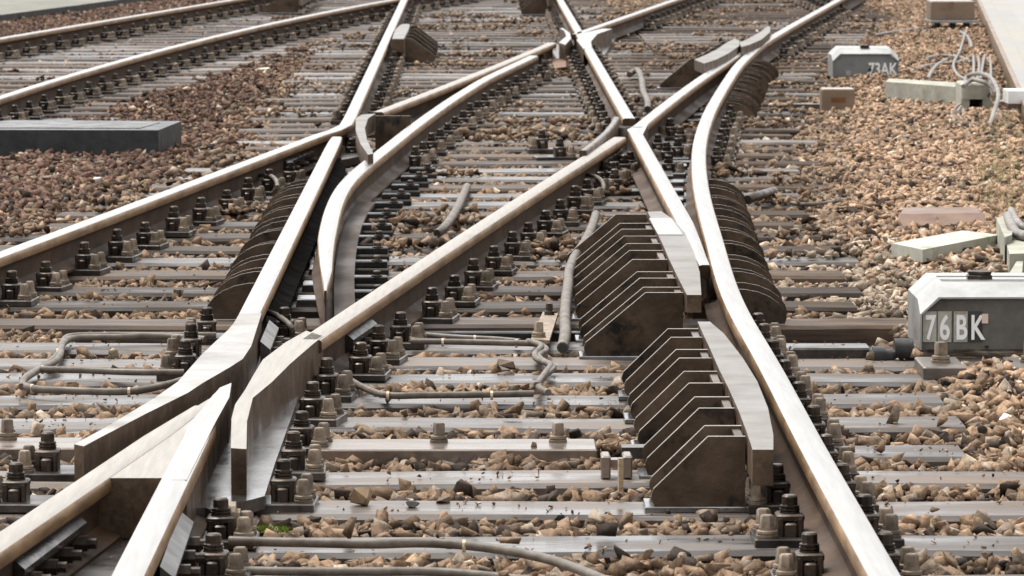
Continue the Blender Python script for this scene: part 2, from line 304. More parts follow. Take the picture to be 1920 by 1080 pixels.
# --- rails of the crossing
yk = dd(240)
knee = path_of(L2lo, 8.0, dd(252), .5) + [(at(628, 243, ZT).x, at(628, 243, ZT).y, ZT), (at(648, 233, ZT).x, at(648, 233, ZT).y, ZT)] + path_of(L1up, dd(218), 62, .6)
rail(knee, 'rusty rail from the left edge that kinks up to the top edge')
rail([(L1(y), y, ZT) for y in np.linspace(dd(594), dd(256), 24)], 'bright wide rail right beside the fan of thin curved brown plates on the left', scale=[1] * 20 + [1, 1, .95, .8], web='tarry')
rail(path_of(D1, dd(636), dd(257)), 'long dull diagonal rail crossing the middle of the picture beside a row of bolted clips', top='top_worn')
rail(path_of(L2, dd(210), dd(80)), 'thin orange tinted diagonal rail starting at the small check rail block left of centre', top='top_worn')
mid = [(D1far(y), y, ZT) for y in np.linspace(dd(84), dd(238), 20)]
rail(mid[::-1], 'curved rail leading from the middle right crossing up to the dark triangular bracket', scale=[1] * 14 + [.95, .85, .7, .5, .35, .2])
rail(path_of(R1up, dd(222), 62, .6), 'straight bright rail descending from the top centre to the middle right crossing')
yy = list(np.linspace(dd(497), dd(241), 22))
rail([(R1mid(y), y, ZT) for y in yy], 'tapering bright blade rail closing against the wide curved rail right of the plate brackets', scale=[(1, .15), (1, .3), (1, .5), (1, .7), (1, .85)] + [1] * 17)
cs = [Cf(y) for y in CY]
rail([(Cf(8.0 + 0 * 1) - (Cf(CY[3]) - Cf(CY[0])) / (CY[3] - CY[0]) * 0 + (CY[0] - 8.0) * 0 + (Cf(CY[0]) + (8.0 - CY[0]) * (Cf(CY[6]) - Cf(CY[0])) / (CY[6] - CY[0])) - Cf(8.0), 8.0, ZT)] + [(Cf(y), y, ZT) for y in CY] + [(Cf(CY[-1]) + 10 * (Cf(CY[-1]) - Cf(CY[-9])) / (CY[-1] - CY[-9]), CY[-1] + 10, ZT)],
     'long bright rail from the bottom right corner bulging past two fans of plates')
n = len(SY); s1r = rail([(S1f(y), y, ZT) for y in SY], 'white curved blade rail with a pointed tip standing open beside the black slide plates', scale=[(.12 + .88 * min(1, i / 11), .12 + .5 * min(1, i / 4) + .38 * min(1, i / 14)) for i in range(n)])
rail(path_of(L2far, dd(64), 60, .6), 'far rail leading from the top centre crossing to the upper right edge')
rail(path_of(T3a, 20, 66, 1.0), 'farthest rail of the separate track in the upper left corner', top='top')
rail(path_of(T3b, 20, 60, 1.0), 'nearer rail of the separate track in the upper left, above the dark stone block', top='top')
# blade foot of the open blade (wide shiny flange)
m = MB(); ys = [y for y in SY if y < dd(330)]
m.prism([(S1f(y) + .03, y) for y in ys] + [(S1f(y) + .075 + .028 * min(1, (y - ys[0]) / .6), y) for y in ys[::-1]], .034, .050)
q_ = m.build('blade_foot', M['foot'], None); q_.parent = s1r; q_.location = q_.location - s1r.location
# ------------------------------------------------------------------ common crossing (near left)
def pxy(pts, z): return [(at(x, y, z).x, at(x, y, z).y) for x, y in pts]
fr = empty('crossing_nose', at(330, 900, 0), 'big bright V shaped crossing nose in the bottom left corner', 'rail crossing')
def part(mb, name, mats, par, smooth=False):
    o = mb.build(name, mats, par, smooth=smooth); CH_OF.setdefault(par.name, []).append(o); return o
m = MB(); y0 = 8.0
pth = [(L1lo(y), y, ZT) for y in np.linspace(y0, dd(738), 14)]; m.sweep(pth, RAILP, RM, [1] * 11 + [.9, .65, .35]); part(m, 'nose_rail', [M['top'], M['side'], M['web']], fr, True)
m = MB(); pth = [(D1lo(y), y, ZT) for y in np.linspace(y0, dd(760), 14)]; m.sweep(pth, RAILP, RM, [1] * 12 + [.8, .6]); part(m, 'nose_rail', [M['top_worn'], M['side'], M['web']], fr, True)
m = MB(); m.prism(pxy([(170, 893), (322, 893), (405, 757), (428, 724), (380, 752), (270, 822)], ZT), .022, ZT - .004, 1, 0); part(m, 'casting', [M['top_worn'], M['rustface']], fr)
m = MB(); m.prism(pxy([(434, 718), (412, 727), (350, 800), (322, 900), (350, 900), (405, 790), (430, 745)], ZT), .03, ZT + .0004, 1, 0)
part(m, 'nose_tip', [M['top'], M['rustface']], fr)
m = MB(); m.prism(pxy([(600, 652), (562, 740), (532, 830), (505, 905), (492, 938), (425, 966), (300, 975), (150, 975), (300, 800), (440, 655)], .02), .002, .02); part(m, 'base_plate', M['plate'], fr)
m = MB(); m.prism(pxy([(190, 965), (360, 965), (330, 1095), (60, 1095)], .02), .0, .02); part(m, 'base_plate', M['plate'], fr)
BAR = lambda wd, z0, z1: [(-wd / 2, z0), (-wd / 2, z1 - .006), (-wd / 2 + .006, z1), (wd / 2 - .006, z1), (wd / 2, z1 - .006), (wd / 2, z0)]
def bar(mb, pts, z1, wd, h, mats=(1, 1, 0, 1, 1, 1), sc=None):
    mb.sweep([(*p, 0) for p in pxy(pts, z1)], BAR(wd, z1 - h, z1), list(mats), sc)
wr = empty('wing_rail', at(300, 840, 0), 'broad wing rail bending left above the V nose and ending in a blunt rusty face', 'wing rail')
m = MB(); m.prism(pxy([(449.5, 588), (490.5, 588), (478, 628), (471, 650), (455, 674), (430, 690), (380, 719), (353, 737), (273, 777), (200, 815), (157, 838), (139, 834), (197, 803), (290, 747), (333, 717), (377, 667), (402, 643), (427, 620), (438, 607)], ZT), .03, ZT + .0015, 1, 0)
part(m, 'bent_rail', [M['wing_top'], M['rustface']], wr)
wr2 = empty('wing_rail', at(470, 800, 0), 'wing rail right of the V nose ending in a tall square rust brown face', 'wing rail')
m = MB(); m.prism(pxy([(574, 620), (535, 642), (493, 674), (477, 700), (460, 730), (441, 758), (434, 785), (433, 840), (462, 842), (463, 790), (474, 746), (510, 716), (544, 682), (588, 644), (606, 630)], ZT), .03, ZT, 1, 0)
part(m, 'bent_rail', [M['top_worn'], M['rustface']], wr2)
m = MB(); m.prism(pxy([(600, 650), (566, 728), (540, 800), (515, 870), (496, 930), (440, 945), (425, 966), (385, 952), (300, 955), (160, 960), (300, 780), (440, 650)], .053), .0215, .053, 1, 0); part(m, 'flangeway_floor', [M['floor'], M['platem']], fr)
# ------------------------------------------------------------------ middle crossings
def crossing(name, px, label):
    return empty(name, at(*px, 0), label, 'rail crossing')
c1 = crossing('obtuse_crossing', (1170, 290), 'crossing with a hollow rusty casting between two rails at the middle right')
m = MB(); c = at(1172, 282, .02); m.lathe((c.x, c.y, 0), [(.075, .02), (.075, .10), (.068, .145), (.05, .145), (.045, .06), (.01, .05)], 16); part(m, 'hollow_casting', [M['cast']], c1, True)
m = MB(); m.prism(pxy([(1130, 262), (1240, 240), (1262, 330), (1120, 330)], .03), .002, .03); part(m, 'base_plate', M['plate'], c1)
m = MB(); m.prism(pxy([(1176, 244), (1192, 232), (1215, 232), (1200, 262), (1190, 258)], ZT), .04, ZT - .002, 1, 0); part(m, 'casting', [M['top'], M['rustface']], c1)
m = MB(); bar(m, [(1093, 282), (1114, 266), (1136, 247), (1150, 230), (1156, 219)], .19, .034, .12); o = m.build('check_rail', [M['cast'], M['rustface']], smooth=True)
tag(o, 'short curved check rail bar left of the middle right crossing', 'check rail')
c2 = crossing('obtuse_crossing', (660, 280), 'crossing with a shiny steel trough under the kinked rail left of centre')
m = MB(); m.prism(pxy([(640, 240), (668, 215), (690, 290), (640, 300)], .04), .002, .04); part(m, 'base_plate', M['plate'], c2)
m = MB(); c = at(655, 285, .02); m.lathe((c.x, c.y, 0), [(.05, .02), (.05, .08), (.04, .10), (.03, .10)], 12); part(m, 'casting', M['plate'], c2, True)
c3 = crossing('common_crossing', (1085, 80), 'far crossing at the top centre where two bright rails meet in a white point')
m = MB(); m.prism(pxy([(1081, 75), (1095, 62), (1130, 54), (1148, 54), (1120, 64), (1108, 78), (1110, 90), (1094, 92)], ZT), .03, ZT + .001, 1, 0); part(m, 'casting', [M['top'], M['rustface']], c3)
m = MB(); m.prism(pxy([(1048, 80), (1062, 68), (1058, 58), (1049, 53), (1056, 53), (1068, 62), (1071, 72), (1060, 84)], ZT), .03, ZT + .001, 1, 0); part(m, 'wing', [M['top'], M['rustface']], c3)
m = MB(); m.prism(pxy([(1030, 85), (1160, 62), (1130, 108), (1050, 122)], .03), .002, .03); part(m, 'base_plate', M['plate'], c3)
m = MB(); m.prism(pxy([(1030, 110), (1060, 108), (1062, 125), (1035, 128)], .045), .03, .045); part(m, 'rusty_block', M['orange'], c3)
# ------------------------------------------------------------------ sleepers
SLY = [dist(y) for y in (1096, 1020, 953, 895, 845, 793, 749, 709, 679, 650, 603, 571, 543, 513, 487, 465, 442, 421, 400, 383)]
SLY = [SLY[0] - .62] + SLY
while SLY[-1] < 62: SLY.append(SLY[-1] + .6)
LONGX = {}
ends = {845: 1805, 793: 1803, 749: 1763, 709: 1752, 650: 1630, 603: 1705, 571: 1602, 543: 1612, 513: 1580, 487: 1607, 465: 1597, 442: 1533, 421: 1523, 400: 1510, 383: 1505}
def xr(Y):
    for k, v in ends.items():
        if abs(dist(k) - Y) < .01: return at(v, k).x
    return (Cf(Y) if Y > CY[0] else Cf(CY[0])) + .52 + .1 * math.sin(Y * 7) if Y > 16 else 2.6
def xl(Y): return min(L2lo(Y) if Y < 26 else L1up(Y), L1up(Y)) - .62 + .08 * math.sin(Y * 5) if Y > 15.2 else -2.4
SB = []      # sleeper rectangles x0,x1,y0,y1
def sleeper(x0, x1, Y, label, group, wd=.265, z=0.0, rz=0.0):
    m = MB(); jag = [(x0, Y - wd / 2), (x1, Y - wd / 2), (x1, Y + wd / 2), (x0, Y + wd / 2)]
    nx = max(3, int((x1 - x0) / .25)); prof = []
    # plank with slightly wavy, rounded edges
    pth = [(x0 + (x1 - x0) * i / nx, Y, 0) for i in range(nx + 1)]
    e = [(-wd / 2, -.15), (-wd / 2, -.012), (-wd / 2 + .012, 0), (wd / 2 - .012, 0), (wd / 2, -.012), (wd / 2, -.15)]
    m.sweep(pth, e, [0] * 6)
    rg = random.Random(int(Y * 1000)); off = rg.uniform(0, 9)
    m.v = [(v[0], v[1] + .005 * math.sin(v[0] * 5 + off) * 1, v[2] + z + (.003 * math.sin(v[0] * 3.1 + off + 2 * v[1]))) for v in m.v]
    o = m.build('sleeper', M['sleeper' if (Y < 15.3 or rg.random() < .22) and z == 0 else 'sleeper_dry']); SB.append((x0, x1, Y - wd / 2, Y + wd / 2, z)); return tag(o, label, 'sleeper', group)
ORD = 'first second third fourth fifth sixth seventh eighth ninth tenth eleventh twelfth thirteenth fourteenth fifteenth sixteenth seventeenth eighteenth nineteenth twentieth'.split()
for t_ in ('twenty', 'thirty', 'forty', 'fifty'):
    for u_ in ORD[:9]: ORD.append(t_ + ' ' + u_)
    ORD.append({'twenty': 'thirtieth', 'thirty': 'fortieth', 'forty': 'fiftieth', 'fifty': 'sixtieth'}[t_])

near_labels = {}
names = [('dark wet timber sleeper cut off by the bottom edge of the photo', 0)]
for i, Y in enumerate(SLY):
    x0, x1 = xl(Y), xr(Y)
    py = proj((0, Y, 0))[1]
    if i == 1: lab = 'wide wet sleeper with the long curved hose lying across it'
    elif i == 2: lab = 'wide wet sleeper with three loose stones, topmost above the hose sleeper'
    elif i == 3: lab = 'wet sleeper by the feet of the plate brackets, just above the hose sleeper'
    elif i == 4: lab = 'white shining sleeper just below the flat steel tie bar'
    elif i == 5: lab = 'sleeper right of the rail, level with the flat steel tie bar across the track'
    elif i == 6: lab = 'bright wet sleeper just above the flat steel tie bar'
    elif i == 7: lab = 'sleeper under the low cable conduit, beside the upper part of the near plate brackets'
    elif i == 10: lab = 'timber sleeper forming the far wall of the black drive rod trench'
    elif i == 11: lab = 'short ended timber sleeper next behind the black drive rod trench'
    elif i == 8: lab = 'wet sleeper on which the zigzag conduits turn, second in front of the trench'
    elif i == 9: lab = 'sleeper just in front of the trench, nearest to it, carrying the clips by the fishplate'
    elif i == 0: lab = 'sleeper at the very bottom edge, below the long curving hose'
    elif 12 <= i < 72: lab = ORD[i - 12] + ' timber sleeper beyond the drive rod trench'
    elif Y < 22: lab = 'wet grey brown timber sleeper under the middle of the rail crossing'
    elif Y < 36: lab = 'dull timber sleeper beyond the two middle crossings, half buried in brown ballast'
    else: lab = 'far blurred timber sleeper near the top edge of the photo'
    if i == 5: x0 = at(1222, 845).x; SB.append((-3, x0, Y - .115, Y + .115, 0))
    if Y < 38: sleeper(x0, x1, Y, lab, 'sleepers under the crossing')
    else:
        sleeper(L1up(Y) - .6, R1up(Y) + .6, Y, lab, 'sleepers under the crossing')
        sleeper(max(L2far(Y) - .55, R1up(Y) + .63), Cf(min(Y, CY[-1])) + .55, Y + .1, ORD[max(0, sum(1 for q in SLY[:i] if q >= 38))] + ' blurred sleeper of the track leaving at the upper right', 'sleepers of the far right track')
Y = 26.72; n3 = 0
while Y < 60:
    sleeper(T3a(Y) - .62, T3b(Y) + .62, Y, ORD[min(n3, 59)] + ' timber sleeper from the near end of the upper left track', 'sleepers of the upper left track'); Y += .62; n3 += 1
# ------------------------------------------------------------------ fastenings
def fastening_parts(side):
    """returns list of (name, MB, material) in local coordinates, rail along y"""
    out = []; m = MB()
    x0 = -.165 if side in 'LB' else -.05; x1 = .165 if side in 'RB' else .05
    m.box(((x0 + x1) / 2, 0, .010), (x1 - x0, .17, .020), bev=.003); out.append(('base_plate', m, 'platem'))
    for s in ([-1] if side == 'L' else [1] if side == 'R' else [-1, 1]):
        m = MB(); m.box((s * .083 - .022, 0, .042), (.014, .075, .044), bev=.003); m.box((s * .083 + .022, 0, .042), (.014, .075, .044), bev=.003)
        m.box((s * .083, 0, .064), (.062, .072, .014), bev=.004); m.box((s * .083, -.012, .036), (.028, .07, .032), bev=.004); out.append(('clamp', m, 'clip'))
        m = MB(); m.lathe((s * .083, 0, .070), [(.024, 0), (.024, .005), (.021, .006), (.024, .008), (.024, .012), (.021, .013), (.023, .015), (.023, .019), (.020, .020), (.0185, .021), (.018, .040), (.014, .044)], 8)
        out.append(('clamp_bolt', m, 'clip'))
        for dy in (-.052, .052):
            m = MB(); c = (s * .137, dy, .020)
            m.lathe(c, [(.024, 0), (.025, .006), (.021, .008), (.024, .010), (.023, .016), (.019, .018), (.018, .026)], 12)
            m.lathe((c[0], c[1], c[2] + .026), [(.0175, 0), (.016, .024), (.012, .028)], 6, rz=.3)
            out.append(('coach_screw', m, 'screw'))
    return out
def make_proto(side, split):
    root = bpy.data.objects.new('rail_fastening', None)
    ps = fastening_parts(side)
    if split:
        root.empty_display_size = .1; ch = []
        for nm, mb, mt in ps:
            o = mb.build(nm, M[mt], None, org=Vector((0, 0, 0)), smooth=(nm != 'base_plate')); COL.objects.unlink(o); o.parent = root; ch.append(o)
        return root, ch
    mb = MB(); mats = [M['platem'], M['clip'], M['screw']]; ix = {'platem': 0, 'clip': 1, 'screw': 2}
    for nm, b_, mt in ps: mb.add(b_.v, b_.f, ix[mt])
    o = mb.build('rail_fastening', mats, None, org=Vector((0, 0, 0))); COL.objects.unlink(o); return o, []
PROT = {(s, k): make_proto(s, k) for s in 'LRB' for k in (True, False)}
FAST = []     # (Y, x, rz, side, label)
def along(f, y0, y1, side, label, z=0.0, skip=()):
    for Y in SLY:
        if y0 <= Y <= y1:
            x = f(Y); a = math.atan2(f(Y + .2) - f(Y - .2), .4); FAST.append((Y, x, -a, side, label))
along(D1, dist(740), dist(400), 'B', 'dark clip along the long dull diagonal rail')
along(D1, dist(400), dist(320), 'B', 'blurred clip at the upper end of the long diagonal')
along(L2lo, 9, dist(335), 'B', 'dark clip along the rusty rail from the left edge')
along(lambda y: Cf(y) if y > CY[0] else Cf(CY[0]), 8.5, dist(945), 'B', 'clip and pale screws by the bottom right rail')
along(Cf, dist(945), dist(640), 'R', 'brown clip outside the bright lower right rail')
along(Cf, dist(325), dist(232), 'R', 'small clip between the two right plate fans')
along(Cf, dist(110), 62, 'B', 'tiny clip along the rail leaving upper right')
along(R1up, dist(262), 62, 'B', 'small clip along the rail from the top centre')
along(L1up, dist(240), 62, 'B', 'small brown clip along the bright rail left of centre')
along(L2, dist(190), dist(150), 'L', 'tiny clip behind the thin orange diagonal rail')
along(L2far, dist(60), 62, 'B', 'tiny clip on the rail leaving top right of centre')
along(S1f, dist(330), dist(130), 'R', 'dark clip right of the white curved blade')
for Y in np.arange(23.0, 60, .62):
    for f in (T3a, T3b):
        a = math.atan2(f(Y + .2) - f(Y - .2), .4)
        FAST.append((Y, f(Y), -a, 'B', 'brown clip on the farthest upper left rail' if f is T3a else 'brown clip on the nearer upper left rail'))
for (x, y, side, rz, lab) in [(470, 953, 'R', 0, 0), (490, 895, 'R', 0, 0), (509, 845, 'R', -.1, 0), (531, 793, 'R', -.1, 0), (560, 749, 'R', -.1, 0), (345, 1022, 'R', 0, 1), (330, 1090, 'R', 0, 1), (150, 895, 'L', 0, 2), (95, 953, 'L', 0, 2), (435, 640, 'L', 0, 3), (408, 679, 'L', 0, 3), (400, 710, 'L', 0, 3), (487, 640, 'R', 0, 3)]:
    p = at(x, y); k = ['bolted clip right of the square ended wing rail', 'clip right of the bright nose rail', 'clip on the sleeper left of the V nose', 'clip beside the bend of the broad wing rail'][lab]
    FAST.append((p.y, p.x, rz, side, k))
for (x, y, side) in [(1228, 262, 'R'), (1248, 275, 'R'), (1262, 292, 'L'), (1240, 300, 'R'), (1285, 262, 'L'), (1280, 310, 'L'), (1222, 330, 'R')]:
    p = at(x, y); FAST.append((p.y, p.x, .1, side, 'clip between the middle right crossing and bulging rail'))
for (x, y, side) in [(1120, 345, 'R'), (1150, 325, 'R'), (1165, 345, 'L'), (1185, 365, 'L'), (545, 330, 'L'), (515, 345, 'L'), (690, 300, 'L'), (1045, 285, 'L'), (1020, 300, 'R')]:
    p = at(x, y); FAST.append((p.y, p.x, .1, side, 'small clip among the clutter below a middle crossing'))
FAST = [q for q in FAST if -60 < proj((q[1], q[0], 0))[0] < 1980 and -14 < proj((q[1], q[0], .1))[1] < 1110]
FAST.sort(key=lambda q: q[0]); cnt = {}
FB = []
for i, (Y, x, rz, side, lab) in enumerate(FAST):
    if i < 296:
        root, ch = PROT[(side, i < 120)]
        o = root.copy(); COL.objects.link(o); o.location = (x, Y, .0008 * (i % 5)); o.rotation_euler = (0, 0, rz + random.uniform(-.06, .06)); o.scale = (random.uniform(.96, 1.04), random.uniform(.94, 1.06), random.uniform(.90, 1.08))
        k_ = cnt.get(lab, 0); cnt[lab] = k_ + 1; grp = lab.replace('small ', '').replace('tiny ', '')
        tag(o, (ORD[k_] + ' from near end, ' + lab) if k_ < 60 else 'far ' + lab, 'rail fastening', grp)
        for c in ch: k = c.copy(); COL.objects.link(k); k.parent = o
        FB.append((x, Y))
rest = FAST[296:]
if rest:
    mb = MB()
    for Y, x, rz, side, lab in rest:
        b_ = MB(); ca, sa = math.cos(rz), math.sin(rz)
        for nm, q, mt in fastening_parts(side): b_.add(q.v, q.f, {'platem': 0, 'clip': 1, 'screw': 2}[mt])
        k = len(mb.v); mb.v += [(x + v[0] * ca - v[1] * sa, Y + v[0] * sa + v[1] * ca, v[2]) for v in b_.v]; mb.f += [tuple(k + j for j in f) for f in b_.f]; mb.m += b_.m
    tag(mb.build('far_fastenings', [M['platem'], M['clip'], M['screw']]), 'farthest tiny clips and screws along the rails near the top edge', 'rail fastenings', kind='stuff')
# ------------------------------------------------------------------ fans of thin rounded plates
def fan(f, sgn, py0, py1, label):
    root = empty('brace_plate_fan', (f(dist(py0)), dist(py0), 0), label, 'rail braces', 'fans of thin rounded brace plates')
    y0, y1 = dist(py0), dist(py1, .12)
    for Y in SLY:
        for dy in (-.085, .085):
            if y0 - .05 <= Y + dy <= y1:
                yq = Y + dy + random.uniform(-.012, .012); k = random.uniform(.97, 1.03); x = f(yq)
                pr = [(.045, .0), (.045, .122), (.075, .121), (.12, .112), (.16, .095), (.19, .073), (.21, .048), (.218, .02), (.212, 0)]
                mb = MB(); a = [(x + sgn * u * k, yq - .005, z * k + .001) for u, z in pr]; b = [(v[0], v[1] + .010, v[2]) for v in a]; n = len(a)
                fs = [tuple(range(n)), tuple(range(n, 2 * n))[::-1]] + [(i, n + i, n + (i + 1) % n, (i + 1) % n) for i in range(n)]
                if sgn < 0: fs = [q[::-1] for q in fs]
                mb.add(a + b, fs, [0, 0] + [1] * n); part(mb, 'brace_plate', [M['bracket'], M['edge']], root)
    return root
M['edge'] = mat('bare_plate_edge', (.16, .13, .10), (.40, .34, .29), 12, (1, 1, 1), (.25, .4), .85)
fan(L1, -1, 598, 333, 'fan of thin rounded brown plates left of the bright wide rail')
fan(Cf, 1, 606, 333, 'large fan of thin rounded brown plates right of the bulging rail')
fan(Cf, 1, 232, 112, 'smaller blurred fan of rounded plates higher up the curved rail on the right')
# ------------------------------------------------------------------ check rails with angled brackets
def check_rail(label, left, right, Z, tops, prof, barh, base_px, sgn=-1, white=None, mend=None):
    root = empty('check_rail', at(*base_px, 0), label, 'check rail')
    m = MB(); m.prism(pxy(left, Z) + pxy(right, Z)[::-1], Z - barh, Z, 1, 0); part(m, 'check_bar', [M['cast'], M['rustface']], root)
    lf = interp(left, Z)
    for k, ty in enumerate(tops):
        Y = dist(ty, Z - .008); x = lf(Y) + sgn * .004
        mb = MB(); a = [(x + sgn * u, Y, z) for u, z in prof]; b = [(v[0], v[1] + .017, v[2]) for v in a]; n = len(a)
        fs = [tuple(range(n))[::-1], tuple(range(n, 2 * n))] + [(i, (i + 1) % n, n + (i + 1) % n, n + i) for i in range(n)]
        if sgn > 0: fs = [q[::-1] for q in fs]
        mb.add(a + b, fs, [0, 0] + [1] * n); part(mb, 'bracket_plate', [M['bracket'], M['edge']], root)
        if k % 2 == 0: mb = MB(); bb_ = -min(-q[0] for q in prof); mb.box((x + sgn * (bb_ / 2 - .01), Y + .07, .006), (bb_ + .05, .16, .012), bev=.002); part(mb, 'foot_plate', M['slide'], root)
        if k % 2 == 0 and k + 1 < len(tops):
            mb = MB(); y2 = dist(tops[k + 1], Z - .008); ya, yb = min(Y, y2) + .013, max(Y, y2) - .001
            if yb - ya < .4: mb.box((x + sgn * .012, (ya + yb) / 2, Z - .05), (.02, yb - ya, .07)); part(mb, 'bracket_web', M['bracket'], root)
    return root
def prof(Z, a, b, zc): return [(0, .012), (0, Z - .008), (a, Z - .008), (b - .004, zc + .01), (b, zc), (b + .002, zc - .012), (b - .006, .012)]
B1L = [(1214, 397), (1222, 412), (1232, 436), (1243, 459), (1255, 487), (1272, 522), (1288, 553)]; B1R = [(1240, 396), (1262, 411), (1284, 436), (1300, 470), (1312, 510), (1315, 553)]
check_rail('longer check rail with angled brown bracket plates and a white painted bar end', B1L, B1R, .22, [549, 539, 522, 510, 487, 470, 457, 443, 430, 419, 402], prof(.22, .118, .31, .045), .055, (1200, 690))
m = MB(); q1 = pxy([(1217, 409), (1258, 409), (1281, 440), (1234, 440)], .222); m.prism(q1, .218, .2225); o = m.build('paint_patch', M['box_top']); o.parent = [x for x in COL.objects if x.name == 'check_rail.001' or x.name == 'check_rail'][-1]
pr_ = o.parent; o.location = Vector(o.location) - pr_.location
B2L = [(1308, 603), (1320, 630), (1332, 655), (1348, 692), (1367, 730), (1385, 770), (1400, 810), (1411, 843)]; B2R = [(1331, 603), (1357, 625), (1392, 670), (1420, 715), (1440, 765), (1450, 815), (1450, 843)]
check_rail('nearest check rail with nine angled brown bracket plates beside the lower right rail', B2L, B2R, .19, [819, 799, 766, 745, 719, 697, 672, 656, 633, 617], prof(.19, .09, .225, .045), .085, (1330, 968))
C3L = [(690, 290), (676, 270), (667, 245), (667, 222), (678, 215)]; C3R = [(700, 288), (688, 262), (684, 240), (690, 222), (704, 213)]
check_rail('small check rail with a flat brown side block beside the crossing left of centre', C3R, C3L, .21, [217], prof(.21, .19, .205, .06), .09, (700, 292), sgn=1)
C4L = [(735, 73), (741, 56), (750, 47), (757, 45)]; C4R = [(757, 73), (764, 60), (768, 50), (768, 45)]
check_rail('blurred check rail block with a rounded top near the upper left of centre', C4R, C4L, .21, [72, 66, 60, 54, 48], prof(.21, .05, .23, .06), .10, (780, 113), sgn=1)
C5L = [(1028, -6), (1020, -20), (1016, -40)]; C5R = [(1036, -6), (1030, -20), (1026, -40)]
check_rail('dark check rail block cut by the top edge above the far crossing', C5L, C5R, .21, [-8, -14, -20, -28], prof(.21, .10, .26, .05), .10, (1000, 27))
C6L = [(1302, 112), (1325, 102), (1345, 92), (1362, 80), (1378, 72)]; C6R = [(1320, 119), (1342, 112), (1366, 100), (1386, 86), (1386, 76)]
check_rail('far check rail with a dark triangular bracket and curved grey bar in the upper right', C6L, C6R, .22, [110, 103, 96, 90, 84, 78], prof(.22, .06, .27, .03), .07, (1300, 172))
m = MB(); m.prism(pxy([(1386, 80), (1404, 72), (1425, 60), (1438, 50), (1444, 50), (1444, 60), (1428, 74), (1405, 84), (1390, 88)], .22), .14, .22, 1, 0)
tag(m.build('check_bar', [M['cast'], M['rustface']]), 'pointed grey guard bar tip next to the curved rail in the upper right', 'guard bar')
C7L = [(560, -10), (575, -20), (590, -28)]; C7R = [(566, -7), (582, -17), (598, -25)]
check_rail('brown check rail block of the upper left track cut by the top edge', C7L, C7R, .20, [-9, -14, -18, -22], prof(.20, .10, .40, .05), .10, (510, 20))
# ------------------------------------------------------------------ slide plates under the open blade
def slide_plate(x0, x1, Y, lab, grp, dots=True, cut=0.0):
    root = empty('slide_plate', ((x0 + x1) / 2, Y, 0), lab, 'slide plate', grp)
    m = MB(); m.box(((x0 + x1 - cut) / 2, Y, .014), (x1 - cut - x0, .15, .027), bev=.004); part(m, 'plate', M['slide'], root)
    if cut: m = MB(); m.box((x1 - cut / 2 + .001, Y, .012), (cut - .002, .16, .023), bev=.004); part(m, 'chair_plate', M['tarry2'], root)
    if dots:
        m = MB(); m.box((x1 - .07, Y + .02, .038), (.13, .08, .022), bev=.004); part(m, 'chair_block', M['black'], root)
        for dx in (-.045,):
            m = MB(); m.lathe((x1 + dx, Y - .0, .045), [(.022, 0), (.022, .008), (.016, .010), (.015, .022), (.01, .026)], 8); part(m, 'bolt', M['clip'], root)
for Y in SLY:
    if dist(600) <= Y <= dist(330): slide_plate(L1(Y) + .07, S1f(Y) + .23, Y, ORD[SLY.index(Y) - 11] + ' black slide plate under the open white blade, counted from its tip', 'slide plates under the open blade', True, .23)
for Y in SLY:
    if dist(395) <= Y <= dist(270): slide_plate(R1mid(Y) + .06, Cf(Y) - .07, Y, ORD[SLY.index(Y) - 18] + ' dark slide plate from the near end between blade and bulging rail', 'slide plates by the right blade', False)
    if dist(235) < Y <= dist(135): slide_plate(D1far(Y) + .06, Cf(Y) - .07, Y, ORD[max(0, SLY.index(Y) - 29)] + ' small slide plate up from the middle right crossing', 'slide plates by the far blade', False)
# drive rods in the trench
def tubething(name, pts, z, r, label, cat, mt='hose', parent=None, sub=6, group=None):
    P = [at(x, y, z if not isinstance(z, (list, tuple)) else z[i]) for i, (x, y) in enumerate(pts)]
    Q = []
    for i in range(len(P) - 1):
        p0 = P[max(0, i - 1)]; p1 = P[i]; p2 = P[i + 1]; p3 = P[min(len(P) - 1, i + 2)]
        for k in range(sub):
            t = k / sub; Q.append(.5 * ((2 * p1) + (p2 - p0) * t + (2 * p0 - 5 * p1 + 4 * p2 - p3) * t * t + (3 * p1 - p0 - 3 * p2 + p3) * t * t * t))
    Q.append(P[-1]); m = MB(); m.tube(Q, r, 10, 0); o = m.build(name, M[mt], parent, smooth=True)
    if not parent: tag(o, label, cat, group)
    return o
def barthing(name, p0, p1, wd, h, label, cat, mt, z=.0):
    a, b = at(*p0, z + h), at(*p1, z + h); m = MB(); c = (a + b) / 2; L = (b - a).length; rz = math.atan2(b.y - a.y, b.x - a.x)
    m.box((c.x, c.y, z + h / 2), (L, wd, h), rz, bev=.004); o = m.build(name, M[mt]); return tag(o, label, cat)
barthing('drive_rod', (790, 622), (1100, 622), .06, .03, 'black greasy drive rod in the trench left of the plate brackets', 'drive rod', 'black', -.03)
rd = empty('drive_rod', at(1600, 648, 0), 'brown steel drive rod with a wet black coupling running to the big grey switch box', 'drive rod')
m = MB(); a, b = at(1480, 650, .03), at(1632, 650, .03); m.box(((a.x + b.x) / 2, a.y, 0.0), (b.x - a.x, .09, .06), bev=.006); part(m, 'rod', M['platem'], rd)
m = MB(); a, b = at(1630, 655, .03), at(1712, 655, .03); m.tube([(a.x, a.y, .0), (b.x, a.y, .0)], .032, 12); m.tube([(a.x + .01, a.y, .0), (a.x + .05, a.y, .0)], .04, 12); m.tube([(b.x - .06, a.y, .02), (b.x, a.y, .02)], .045, 12); part(m, 'coupling', M['black'], rd, True)
M['tie'] = mat('wet_brown_steel', (.16, .13, .11), (.28, .235, .205), 5, (1, 3, 1), (.15, .4), .6, .15, 40)
tb = empty('tie_bar', at(900, 840, 0), 'flat brown steel tie bar with two upright bolts across the track in front', 'tie bar')
